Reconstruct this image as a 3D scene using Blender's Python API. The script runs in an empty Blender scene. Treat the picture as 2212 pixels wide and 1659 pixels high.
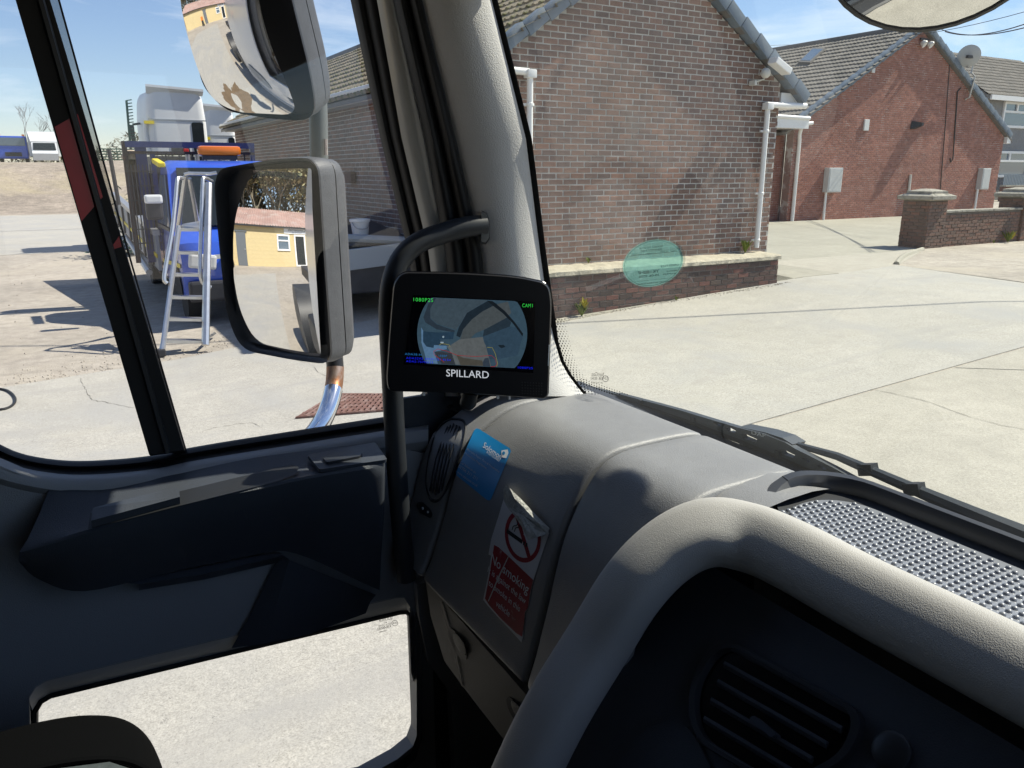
import bpy, bmesh, math, random
import numpy as np
from mathutils import Vector, Matrix

R = math.radians
scene = bpy.context.scene
COL = scene.collection
random.seed(7)

# ------------------------------------------------------------------ camera
# World: +X is the lorry's forward direction, +Y its left (nearside), Z up.
CAM = Vector((0, 0, 2.1)); PITCH = R(15.3); AZ = R(60); FPX = 1680.0
cam_d = bpy.data.cameras.new('camera'); cam = bpy.data.objects.new('camera', cam_d)
COL.objects.link(cam); scene.camera = cam
cam.location = CAM; cam.rotation_euler = (R(90) - PITCH, 0, AZ - R(90))
cam_d.sensor_width = 36; cam_d.lens = FPX / 2212 * 36
cam_d.clip_start = 0.02; cam_d.clip_end = 3000

# ------------------------------------------------------------------ world, sun, exposure
SUN_EL, SUN_OFF = R(50), R(-9)           # sun almost straight ahead of the lorry
w = bpy.data.worlds.new('World'); scene.world = w; w.use_nodes = True
nt = w.node_tree; nt.nodes.clear()
out = nt.nodes.new('ShaderNodeOutputWorld'); bg = nt.nodes.new('ShaderNodeBackground')
sky = nt.nodes.new('ShaderNodeTexSky'); sky.sky_type = 'NISHITA'; sky.sun_disc = False
sky.sun_elevation = SUN_EL; sky.sun_rotation = R(90) - SUN_OFF
sky.air_density = 1.0; sky.dust_density = 0.15; sky.ozone_density = 2.0
tc = nt.nodes.new('ShaderNodeTexCoord'); mp = nt.nodes.new('ShaderNodeMapping')
mp.inputs['Scale'].default_value = (1.4, 2.6, 6.0); mp.inputs['Rotation'].default_value = (0.2, 0.1, 0.5)
nz = nt.nodes.new('ShaderNodeTexNoise'); nz.inputs['Scale'].default_value = 2.3
nz.inputs['Detail'].default_value = 7; nz.inputs['Roughness'].default_value = 0.6; nz.inputs['Distortion'].default_value = 0.5
rp = nt.nodes.new('ShaderNodeValToRGB'); rp.color_ramp.elements[0].position = 0.50; rp.color_ramp.elements[1].position = 0.84
rp.color_ramp.elements[1].color = (0.85, 0.85, 0.85, 1)
mx = nt.nodes.new('ShaderNodeMixRGB'); mx.inputs[2].default_value = (8.4, 8.8, 9.2, 1)
nt.links.new(tc.outputs['Generated'], mp.inputs[0]); nt.links.new(mp.outputs[0], nz.inputs['Vector'])
nt.links.new(nz.outputs['Fac'], rp.inputs[0]); nt.links.new(rp.outputs[0], mx.inputs[0])
tn = nt.nodes.new('ShaderNodeMixRGB'); tn.blend_type = 'MULTIPLY'; tn.inputs[0].default_value = 1; tn.inputs[2].default_value = (0.94, 0.95, 1.06, 1)
nt.links.new(sky.outputs[0], tn.inputs[1]); nt.links.new(tn.outputs[0], mx.inputs[1]); nt.links.new(mx.outputs[0], bg.inputs[0]); nt.links.new(bg.outputs[0], out.inputs[0])
bg.inputs[1].default_value = 0.085

sl = bpy.data.lights.new('sun', 'SUN'); sl.energy = 4.6; sl.angle = R(0.53); sl.color = (1.0, 0.94, 0.83)
so = bpy.data.objects.new('sun', sl); COL.objects.link(so)
sdir = Vector((math.cos(SUN_EL) * math.cos(SUN_OFF), math.cos(SUN_EL) * math.sin(SUN_OFF), math.sin(SUN_EL)))
so.rotation_euler = (-sdir).to_track_quat('-Z', 'Y').to_euler(); so.location = (20, -5, 30)

vs = scene.view_settings
vs.view_transform = 'Standard'; vs.look = 'None'; vs.exposure = 0.72; vs.gamma = 1.0; vs.use_curve_mapping = False
cy = scene.cycles
cy.use_denoising = True; cy.max_bounces = 8; cy.transparent_max_bounces = 12; cy.glossy_bounces = 4
cy.diffuse_bounces = 3; cy.caustics_reflective = False; cy.caustics_refractive = False; cy.sample_clamp_indirect = 6; cy.adaptive_threshold = 0.02

# ------------------------------------------------------------------ measuring helpers
fwv = Vector((math.cos(AZ) * math.cos(PITCH), math.sin(AZ) * math.cos(PITCH), -math.sin(PITCH)))
rtv = Vector((math.sin(AZ), -math.cos(AZ), 0)); upv = rtv.cross(fwv)
def ray(x, y): return (fwv * FPX + rtv * (x - 1106) + upv * (829.5 - y)).normalized()
def at(x, y, ax, v):
    d = ray(x, y); return CAM + d * ((v - CAM[ax]) / d[ax])
def on_plane(x, y, p0, n):
    d = ray(x, y); return CAM + d * ((Vector(p0) - CAM).dot(n) / d.dot(n))
def on_surf(x, y, f, a=0.3, b=2.2):
    d = ray(x, y)
    for i in range(48):
        m = (a + b) / 2
        if f(CAM + d * m) > 0: a = m
        else: b = m
    return CAM + d * a
def proj(p):
    v = Vector(p) - CAM; z = v.dot(fwv)
    return (1106 + FPX * v.dot(rtv) / z, 829.5 - FPX * v.dot(upv) / z) if z > 0.01 else (-9999, -9999)

# ------------------------------------------------------------------ materials
MATS = {}
def mk(name, col, rough=0.5, metal=0.0, noise=None, stain=None, bump=None, spec=0.5, emis=None, coat=0.0, rand=None, sheen=0):
    m = bpy.data.materials.new(name); m.use_nodes = True; n = m.node_tree; L = n.links
    b = n.nodes['Principled BSDF']
    b.inputs['Roughness'].default_value = rough; b.inputs['Metallic'].default_value = metal
    b.inputs['Specular IOR Level'].default_value = spec
    if coat: b.inputs['Coat Weight'].default_value = coat; b.inputs['Coat Roughness'].default_value = 0.06
    c = n.nodes.new('ShaderNodeRGB'); c.outputs[0].default_value = (*col, 1); cur = c.outputs[0]
    tcn = n.nodes.new('ShaderNodeTexCoord'); vec = tcn.outputs['Object']
    def tex(scale, detail=6, rough_=0.6, dist=0.0, stretch=None):
        t = n.nodes.new('ShaderNodeTexNoise'); t.inputs['Scale'].default_value = scale; t.inputs['Detail'].default_value = detail
        t.inputs['Roughness'].default_value = rough_; t.inputs['Distortion'].default_value = dist
        if stretch:
            q = n.nodes.new('ShaderNodeMapping'); q.inputs['Scale'].default_value = stretch
            L.new(vec, q.inputs[0]); L.new(q.outputs[0], t.inputs['Vector'])
        else: L.new(vec, t.inputs['Vector'])
        return t.outputs['Fac']
    def ramp(src, lo, hi, c0=0.0, c1=1.0):
        r = n.nodes.new('ShaderNodeMapRange'); r.inputs[1].default_value = lo; r.inputs[2].default_value = hi
        r.inputs[3].default_value = c0; r.inputs[4].default_value = c1; L.new(src, r.inputs[0]); return r.outputs[0]
    def mult(a, f):
        x = n.nodes.new('ShaderNodeMixRGB'); x.blend_type = 'MULTIPLY'; x.inputs[0].default_value = 1
        L.new(a, x.inputs[1]); L.new(f, x.inputs[2]); return x.outputs[0]
    if rand:                                   # rand: list of colours picked per piece
        oi = n.nodes.new('ShaderNodeObjectInfo'); ge = n.nodes.new('ShaderNodeNewGeometry')
        ad = n.nodes.new('ShaderNodeMath'); ad.operation = 'ADD'; L.new(oi.outputs['Random'], ad.inputs[0]); L.new(ge.outputs['Random Per Island'], ad.inputs[1])
        fr = n.nodes.new('ShaderNodeMath'); fr.operation = 'FRACT'; L.new(ad.outputs[0], fr.inputs[0])
        cr = n.nodes.new('ShaderNodeValToRGB'); cr.color_ramp.interpolation = 'LINEAR'
        while len(cr.color_ramp.elements) < len(rand): cr.color_ramp.elements.new(0.5)
        for i, q in enumerate(rand):
            cr.color_ramp.elements[i].position = i / (len(rand) - 1); cr.color_ramp.elements[i].color = (*q, 1)
        L.new(fr.outputs[0], cr.inputs[0]); cur = cr.outputs[0]
    for (s, amt, *st) in (noise or []):
        cur = mult(cur, ramp(tex(s, stretch=st[0] if st else None), 0.25, 0.75, 1 - amt, 1 + amt))
    for (s, c2, lo, hi, *st) in (stain or []):
        x = n.nodes.new('ShaderNodeMixRGB'); L.new(ramp(tex(s, dist=0.6, stretch=st[0] if st else None), lo, hi), x.inputs[0]); L.new(cur, x.inputs[1])
        x.inputs[2].default_value = (*c2, 1); cur = x.outputs[0]
    L.new(cur, b.inputs['Base Color'])
    nrm = None
    for (s, dist, kind) in (bump or []):
        bp = n.nodes.new('ShaderNodeBump'); bp.inputs['Distance'].default_value = dist; bp.inputs['Strength'].default_value = 1.0
        if kind == 'grain':
            v = n.nodes.new('ShaderNodeTexVoronoi'); v.feature = 'SMOOTH_F1'; v.inputs['Scale'].default_value = s
            d1 = tex(s * 0.5, 3); ad = n.nodes.new('ShaderNodeVectorMath'); ad.operation = 'ADD'
            L.new(vec, ad.inputs[0]); sc = n.nodes.new('ShaderNodeVectorMath'); sc.operation = 'SCALE'; sc.inputs['Scale'].default_value = 1.5 / s
            L.new(d1, sc.inputs[0]); L.new(sc.outputs[0], ad.inputs[1]); L.new(ad.outputs[0], v.inputs['Vector']); h = v.outputs['Distance']
        else: h = tex(s, 5)
        L.new(h, bp.inputs['Height'])
        if nrm: L.new(nrm, bp.inputs['Normal'])
        nrm = bp.outputs[0]
    if nrm: L.new(nrm, b.inputs['Normal'])
    if emis: b.inputs['Emission Color'].default_value = (*emis[0], 1); b.inputs['Emission Strength'].default_value = emis[1]
    MATS[name] = m; return m
def mk_glass(name, tint, refl=1.0, haze=0.0):
    m = bpy.data.materials.new(name); m.use_nodes = True; n = m.node_tree; n.nodes.clear(); L = n.links
    o = n.nodes.new('ShaderNodeOutputMaterial'); t = n.nodes.new('ShaderNodeBsdfTransparent'); g = n.nodes.new('ShaderNodeBsdfGlossy')
    t.inputs[0].default_value = (*tint, 1); g.inputs['Roughness'].default_value = 0.0; g.inputs[0].default_value = (1, 1, 1, 1)
    lw = n.nodes.new('ShaderNodeLayerWeight'); lw.inputs[0].default_value = 0.5
    p = n.nodes.new('ShaderNodeMath'); p.operation = 'POWER'; p.inputs[1].default_value = 5; L.new(lw.outputs['Facing'], p.inputs[0])
    q = n.nodes.new('ShaderNodeMath'); q.operation = 'MULTIPLY_ADD'; q.inputs[1].default_value = 0.9 * refl; q.inputs[2].default_value = 0.07 * refl; L.new(p.outputs[0], q.inputs[0])
    x = n.nodes.new('ShaderNodeMixShader'); L.new(q.outputs[0], x.inputs[0]); L.new(t.outputs[0], x.inputs[1]); L.new(g.outputs[0], x.inputs[2])
    last = x.outputs[0]
    if haze:
        df = n.nodes.new('ShaderNodeBsdfTranslucent'); df.inputs[0].default_value = (0.8, 0.8, 0.78, 1)
        d2 = n.nodes.new('ShaderNodeBsdfDiffuse'); d2.inputs[0].default_value = (0.8, 0.8, 0.78, 1)
        ad = n.nodes.new('ShaderNodeMixShader'); L.new(df.outputs[0], ad.inputs[1]); L.new(d2.outputs[0], ad.inputs[2])
        tx = n.nodes.new('ShaderNodeTexNoise'); tx.inputs['Scale'].default_value = 14; tx.inputs['Detail'].default_value = 6
        tcn = n.nodes.new('ShaderNodeTexCoord'); L.new(tcn.outputs['Object'], tx.inputs['Vector'])
        mr = n.nodes.new('ShaderNodeMapRange'); mr.inputs[1].default_value = 0.3; mr.inputs[2].default_value = 0.7; mr.inputs[3].default_value = haze * 0.6; mr.inputs[4].default_value = haze * 1.4
        L.new(tx.outputs['Fac'], mr.inputs[0])
        x2 = n.nodes.new('ShaderNodeMixShader'); L.new(mr.outputs[0], x2.inputs[0]); L.new(last, x2.inputs[1]); L.new(ad.outputs[0], x2.inputs[2]); last = x2.outputs[0]
    L.new(last, o.inputs[0]); MATS[name] = m; return m
def mk_emit(name, col, s, grain=0.0):
    m = bpy.data.materials.new(name); m.use_nodes = True; n = m.node_tree; n.nodes.clear()
    o = n.nodes.new('ShaderNodeOutputMaterial'); e = n.nodes.new('ShaderNodeEmission'); e.inputs[0].default_value = (*col, 1); e.inputs[1].default_value = s
    if grain:
        t = n.nodes.new('ShaderNodeTexNoise'); t.inputs['Scale'].default_value = 190; t.inputs['Detail'].default_value = 8; t.inputs['Roughness'].default_value = 0.7; tcn = n.nodes.new('ShaderNodeTexCoord'); n.links.new(tcn.outputs['Object'], t.inputs['Vector'])
        mr = n.nodes.new('ShaderNodeMapRange'); mr.inputs[1].default_value = 0.3; mr.inputs[2].default_value = 0.7; mr.inputs[3].default_value = s * (1 - grain); mr.inputs[4].default_value = s * (1 + grain); n.links.new(t.outputs['Fac'], mr.inputs[0]); n.links.new(mr.outputs[0], e.inputs[1])
    n.links.new(e.outputs[0], o.inputs[0]); MATS[name] = m; return m

# outdoors
mk('cream_concrete', (0.395, 0.372, 0.315), 0.9, noise=[(0.6, 0.08), (5, 0.10), (60, 0.2), (160, 0.22)], stain=[(1.1, (0.335, 0.315, 0.265), 0.54, 0.8), (60, (0.22, 0.205, 0.18), 0.66, 0.74)], bump=[(50, 0.004, 'n')])
mk('rough_concrete', (0.366, 0.330, 0.278), 0.9, noise=[(0.5, 0.20), (6, 0.24), (60, 0.26), (200, 0.22)], stain=[(0.35, (0.42, 0.375, 0.30), 0.5, 0.72), (1.3, (0.285, 0.25, 0.21), 0.56, 0.78), (1.0, (0.27, 0.24, 0.205), 0.60, 0.84, (0.35, 2.2, 1)), (5, (0.22, 0.20, 0.175), 0.70, 0.82)], bump=[(40, 0.006, 'n')])
mk('smooth_concrete', (0.395, 0.378, 0.332), 0.85, noise=[(0.7, 0.06), (3.5, 0.08), (45, 0.20), (110, 0.34)], stain=[(0.6, (0.35, 0.345, 0.325), 0.46, 0.66), (3.0, (0.335, 0.315, 0.28), 0.58, 0.85), (2.2, (0.41, 0.39, 0.335), 0.55, 0.8), (75, (0.19, 0.18, 0.165), 0.62, 0.70), (1.2, (0.335, 0.325, 0.30), 0.54, 0.76, (0.25, 2.4, 1))], bump=[(60, 0.002, 'n')])
mk('apron_concrete', (0.34, 0.325, 0.27), 0.9, noise=[(0.9, 0.12), (8, 0.12)], stain=[(0.8, (0.30, 0.29, 0.24), 0.5, 0.75)], bump=[(40, 0.004, 'n')])
mk('joint_dirt', (0.15, 0.14, 0.12), 0.95, noise=[(8, 0.3)])
mk('bank_gravel', (0.29, 0.245, 0.195), 0.95, noise=[(0.35, 0.3), (2.5, 0.3), (12, 0.3)], stain=[(0.12, (0.42, 0.36, 0.22), 0.5, 0.7)], bump=[(6, 0.05, 'n')])
mk('wet_stain', (0.17, 0.12, 0.07), 0.6, noise=[(4, 0.2), (20, 0.15)])
mk('tarmac_shadow', (0.07, 0.065, 0.07), 0.9, noise=[(3, 0.2)])  # tarmac with a shadow's darkness put into its colour
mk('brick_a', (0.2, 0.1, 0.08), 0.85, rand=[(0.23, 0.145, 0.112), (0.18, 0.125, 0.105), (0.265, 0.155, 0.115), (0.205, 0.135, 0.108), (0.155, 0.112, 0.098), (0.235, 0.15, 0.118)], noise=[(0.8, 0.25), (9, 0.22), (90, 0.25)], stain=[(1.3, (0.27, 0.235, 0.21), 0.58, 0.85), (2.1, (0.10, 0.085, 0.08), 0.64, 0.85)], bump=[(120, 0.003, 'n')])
mk('brick_b', (0.2, 0.1, 0.08), 0.85, rand=[(0.33, 0.145, 0.105), (0.29, 0.125, 0.092), (0.37, 0.175, 0.13), (0.315, 0.135, 0.098), (0.26, 0.115, 0.088)], noise=[(0.6, 0.2), (5, 0.2), (60, 0.2)], stain=[(0.9, (0.30, 0.19, 0.16), 0.58, 0.85)], bump=[(120, 0.003, 'n')])
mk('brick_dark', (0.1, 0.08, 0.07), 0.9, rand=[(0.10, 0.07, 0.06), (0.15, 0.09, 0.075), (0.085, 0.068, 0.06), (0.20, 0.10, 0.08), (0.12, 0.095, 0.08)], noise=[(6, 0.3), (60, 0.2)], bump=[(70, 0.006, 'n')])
mk('brick_wall_c', (0.2, 0.1, 0.08), 0.9, rand=[(0.17, 0.115, 0.09), (0.21, 0.125, 0.095), (0.145, 0.105, 0.085), (0.24, 0.125, 0.09)], noise=[(6, 0.25), (60, 0.2)], bump=[(70, 0.005, 'n')])
mk('mortar', (0.48, 0.46, 0.42), 0.95, noise=[(0.9, 0.22), (5, 0.22), (80, 0.2)], bump=[(150, 0.003, 'n')])
mk('mortar_red', (0.30, 0.20, 0.17), 0.95, noise=[(5, 0.15), (80, 0.15)], stain=[(3.0, (0.46, 0.40, 0.36), 0.52, 0.62)])
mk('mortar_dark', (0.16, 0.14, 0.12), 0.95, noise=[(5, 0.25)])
mk('roof_tile', (0.2, 0.19, 0.17), 0.9, rand=[(0.20, 0.185, 0.165), (0.235, 0.215, 0.19), (0.17, 0.16, 0.145), (0.215, 0.20, 0.18)], noise=[(4, 0.2), (30, 0.25)], bump=[(60, 0.006, 'n')])
mk('mossy_tile', (0.2, 0.18, 0.12), 0.95, rand=[(0.24, 0.20, 0.14), (0.19, 0.165, 0.12), (0.27, 0.225, 0.16)], noise=[(5, 0.25), (40, 0.3)], stain=[(6, (0.13, 0.13, 0.045), 0.52, 0.68)], bump=[(40, 0.012, 'n')])
mk('verge_grey', (0.15, 0.19, 0.235), 0.6, noise=[(5, 0.15)])
mk('ridge_grey', (0.16, 0.155, 0.15), 0.8, noise=[(5, 0.15)])
mk('upvc', (0.80, 0.80, 0.79), 0.35, noise=[(3, 0.04)])
mk('upvc_dirty', (0.62, 0.61, 0.56), 0.5, noise=[(3, 0.1)])
mk('meter_box', (0.55, 0.56, 0.55), 0.55, noise=[(4, 0.06)])
mk('pebbledash', (0.25, 0.255, 0.26), 0.95, noise=[(2, 0.1), (60, 0.3)], bump=[(60, 0.02, 'n')])
mk('window_dark', (0.018, 0.024, 0.028), 0.06, spec=0.35)
mk('window_blue', (0.12, 0.17, 0.22), 0.05, spec=1.0)
mk('fence_blue', (0.20, 0.24, 0.28), 0.7)
mk('cap_stone', (0.34, 0.32, 0.27), 0.9, noise=[(8, 0.2)], stain=[(5, (0.14, 0.14, 0.12), 0.5, 0.7)], bump=[(30, 0.008, 'n')])
mk('ledge_top', (0.47, 0.43, 0.335), 0.95, noise=[(3, 0.15), (25, 0.2)], stain=[(4, (0.30, 0.275, 0.22), 0.52, 0.72)], bump=[(25, 0.012, 'n')])
mk('weed', (0.13, 0.17, 0.02), 0.8)
mk('weed_yellow', (0.35, 0.30, 0.02), 0.8)
mk('wire', (0.03, 0.03, 0.03), 0.6)
mk('dish_grey', (0.42, 0.44, 0.45), 0.5)
mk('galv', (0.45, 0.46, 0.47), 0.4, 0.7, noise=[(20, 0.15)])
mk('lamp_white', (0.7, 0.7, 0.68), 0.3)
mk('black_plastic_out', (0.03, 0.032, 0.035), 0.5)
mk('yellow_block', (0.60, 0.49, 0.27), 0.8, noise=[(1.5, 0.08), (20, 0.08)], bump=[(25, 0.006, 'n')])
mk('roof_sheet_red', (0.43, 0.29, 0.25), 0.7, noise=[(0.8, 0.2), (9, 0.15)], stain=[(1.2, (0.5, 0.42, 0.38), 0.5, 0.7)])
mk('door_grey', (0.13, 0.145, 0.16), 0.6)
mk('sign_white', (0.8, 0.81, 0.82), 0.4); mk('sign_blue', (0.03, 0.12, 0.25), 0.4)
mk('orange_paint', (0.75, 0.22, 0.03), 0.5); mk('tyre', (0.02, 0.02, 0.02), 0.8)
mk('bark', (0.24, 0.20, 0.16), 0.95, noise=[(4, 0.3)]); mk('twig', (0.24, 0.21, 0.15), 0.95, noise=[(3, 0.3)])
mk('twig_far', (0.22, 0.20, 0.19), 0.95); mk('scrub_far', (0.13, 0.125, 0.09), 0.95, noise=[(1.5, 0.35), (6, 0.3)])
mk('spring_leaf', (0.16, 0.15, 0.05), 0.9, rand=[(0.20, 0.19, 0.09), (0.31, 0.28, 0.15), (0.26, 0.22, 0.13)])
mk('fence_green', (0.03, 0.09, 0.06), 0.6)
mk('truck_blue', (0.03, 0.10, 0.55), 0.3, coat=0.5, noise=[(3, 0.06)])
mk('truck_navy', (0.012, 0.02, 0.11), 0.45, noise=[(5, 0.2)])
mk('rust_brown', (0.055, 0.036, 0.034), 0.8, noise=[(6, 0.35), (30, 0.2)], stain=[(5, (0.2, 0.09, 0.05), 0.55, 0.7)])
mk('plywood', (0.42, 0.33, 0.24), 0.8, noise=[(10, 0.15)])
mk('amber', (0.85, 0.20, 0.01), 0.2, coat=0.4)
mk('alu', (0.62, 0.62, 0.61), 0.32, 0.85, noise=[(12, 0.12)])
mk('chrome', (0.75, 0.76, 0.78), 0.12, 1.0)
mk('white_paint', (0.78, 0.79, 0.78), 0.25, coat=0.4, noise=[(2, 0.03)])
mk('white_far', (0.70, 0.72, 0.72), 0.4, noise=[(2, 0.05)])
mk('grey_panel', (0.30, 0.33, 0.36), 0.5)
mk('hivis_yellow', (0.75, 0.60, 0.02), 0.5); mk('red_paint', (0.5, 0.02, 0.02), 0.5)
mk('grate_iron', (0.20, 0.11, 0.09), 0.8, 0.2, noise=[(20, 0.3)], stain=[(8, (0.35, 0.26, 0.23), 0.5, 0.7)])
mk('bucket_white', (0.72, 0.74, 0.76), 0.4)
mk('dark_metal', (0.035, 0.035, 0.04), 0.55, noise=[(5, 0.3)])
mk('cable_black', (0.015, 0.015, 0.015), 0.5)
# lorry
mk('surround_lit', (0.55, 0.54, 0.51), 0.7, noise=[(5, 0.06)])  # door grey made paler to carry window light on the bevel
mk('dash_grey', (0.235, 0.236, 0.242), 0.46, noise=[(3, 0.07), (40, 0.06)], stain=[(330, (0.40, 0.39, 0.38), 0.73, 0.78), (5, (0.27, 0.268, 0.27), 0.6, 0.85)], bump=[(1000, 0.00035, 'grain'), (420, 0.0003, 'n')], spec=0.55)
mk('dash_lower', (0.17, 0.165, 0.155), 0.6, bump=[(900, 0.0004, 'grain')], spec=0.3)
mk('trim_beige', (0.46, 0.447, 0.425), 0.55, noise=[(4, 0.05)], bump=[(1000, 0.00028, 'grain')], spec=0.3)
mk('pillar_trim', (0.60, 0.59, 0.575), 0.65, noise=[(4, 0.04)], bump=[(700, 0.0005, 'grain')], spec=0.25)
mk('door_grey_trim', (0.29, 0.292, 0.30), 0.55, bump=[(900, 0.0003, 'grain')], spec=0.35)
mk('dark_trim', (0.050, 0.056, 0.068), 0.42, noise=[(7, 0.12)], stain=[(9, (0.075, 0.08, 0.088), 0.62, 0.85, (4, 1, 1)), (260, (0.13, 0.13, 0.13), 0.76, 0.80)], bump=[(900, 0.0003, 'grain')], spec=0.35)
mk('switch_black', (0.022, 0.024, 0.028), 0.4)
mk('rubber', (0.014, 0.014, 0.015), 0.55, spec=0.3)
mk('frame_paint', (0.50, 0.49, 0.45), 0.3, coat=0.3)
mk('handle_black', (0.022, 0.025, 0.03), 0.5, noise=[(6, 0.1)])
mk('bezel_black', (0.012, 0.012, 0.014), 0.4, spec=0.3); mk('screen_black', (0.004, 0.004, 0.006), 0.15, spec=0.3)
mk('vent_black', (0.012, 0.013, 0.015), 0.55); mk('vent_slat', (0.03, 0.032, 0.036), 0.8, spec=0.15)
mk('mat_grey', (0.22, 0.235, 0.27), 0.33, spec=0.9); mk('rim_black', (0.035, 0.037, 0.042), 0.4)
mk('sticker_blue', (0.012, 0.25, 0.58), 0.35); mk('print_white', (0.75, 0.77, 0.8), 0.5); mk('print_dull', (0.62, 0.70, 0.78), 0.5)
mk('sticker_white', (0.66, 0.66, 0.68), 0.4, noise=[(30, 0.06)]); mk('sticker_red', (0.30, 0.018, 0.028), 0.45, noise=[(40, 0.25)], stain=[(60, (0.5, 0.28, 0.29), 0.66, 0.75)])
mk('print_black', (0.012, 0.012, 0.015), 0.5)
mk('peeled_paper', (0.42, 0.42, 0.39), 0.85, noise=[(35, 0.25), (130, 0.3)], bump=[(90, 0.006, 'n')])
mk('seat_black', (0.003, 0.0032, 0.0037), 1.0, bump=[(700, 0.0006, 'n')], spec=0.04); mk('seat_grey', (0.05, 0.06, 0.064), 0.95, noise=[(120, 0.2)], bump=[(900, 0.0006, 'n')], spec=0.2)
mk('lining', (0.16, 0.155, 0.15), 0.9); mk('floor_black', (0.02, 0.02, 0.02), 0.9)
mk('mirror_case', (0.070, 0.074, 0.080), 0.5, noise=[(6, 0.2), (60, 0.15)], stain=[(40, (0.2, 0.2, 0.2), 0.66, 0.74)], bump=[(300, 0.0008, 'n')])
mk('mirror_case_dark', (0.012, 0.012, 0.013), 0.45)
mk('mirror_glass', (0.86, 0.86, 0.86), 0.0, 1.0)
mk('rusty_chrome', (0.42, 0.33, 0.27), 0.45, 0.7, noise=[(25, 0.3)], stain=[(14, (0.28, 0.12, 0.05), 0.45, 0.62)])
mk('pole_grey', (0.11, 0.12, 0.115), 0.45, noise=[(8, 0.15)])
mk('pole_chipped', (0.40, 0.33, 0.29), 0.7, noise=[(40, 0.3)])
mk('red_reflection', (0.42, 0.014, 0.028), 0.3, noise=[(5, 0.35)])  # red of a reflection, painted as a surface colour
mk('label_film', (0.60, 0.60, 0.58), 0.6); mk('label_ink', (0.05, 0.05, 0.05), 0.6)
mk('wiper_grey', (0.045, 0.055, 0.065), 0.45); mk('wiper_blade', (0.02, 0.022, 0.024), 0.5)
mk_glass('glass_screen', (0.93, 0.955, 0.91), 0.62, 0.012); mk_glass('glass_door', (0.95, 0.955, 0.95), 0.8, 0.004)
mk_glass('disc_film', (0.52, 0.84, 0.81), 0.5, 0.0); mk_glass('pouch_film', (0.70, 0.76, 0.74), 0.8, 0.05)
mk_glass('glass_edge', (0.55, 0.62, 0.6), 1.0, 0.0); mk_glass('smoke_film', (0.45, 0.45, 0.44), 0.8, 0.06)

m_ = MATS['disc_film']; n_ = m_.node_tree; o_ = [q for q in n_.nodes if q.type == 'OUTPUT_MATERIAL'][0]; src_ = o_.inputs[0].links[0].from_socket
t_ = n_.nodes.new('ShaderNodeBsdfTranslucent'); t_.inputs[0].default_value = (0.26, 0.50, 0.48, 1); mx_ = n_.nodes.new('ShaderNodeMixShader'); mx_.inputs[0].default_value = 0.30
n_.links.new(src_, mx_.inputs[1]); n_.links.new(t_.outputs[0], mx_.inputs[2]); n_.links.new(mx_.outputs[0], o_.inputs[0])

# ------------------------------------------------------------------ mesh helpers
def V(*a): return Vector(a)
def fix(name, o, mat, parent, smooth):
    COL.objects.link(o)
    if mat and o.data and hasattr(o.data, 'materials') and not o.data.materials: o.data.materials.append(MATS[mat])
    if parent:
        o.parent = parent; o.matrix_parent_inverse = Matrix.Translation(parent.get('_w', (0, 0, 0))).inverted()
    if smooth and o.type == 'MESH':
        o.data.polygons.foreach_set('use_smooth', [True] * len(o.data.polygons))
        try: o.data.set_sharp_from_angle(angle=R(40))
        except Exception: pass
    return o
def thing(name, label, cat, loc=(0, 0, 0), group=None):
    o = bpy.data.objects.new(name, None); COL.objects.link(o); o.location = loc; o.empty_display_size = 0.1
    o['label'] = label; o['category'] = cat; o['_w'] = tuple(loc)
    if group: o['group'] = group
    return o
def tag(o, label, cat, group=None):
    o['label'] = label; o['category'] = cat
    if group: o['group'] = group
    return o
def struct(o): o['kind'] = 'structure'; return o
def stuff(o): o['kind'] = 'stuff'; return o
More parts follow.
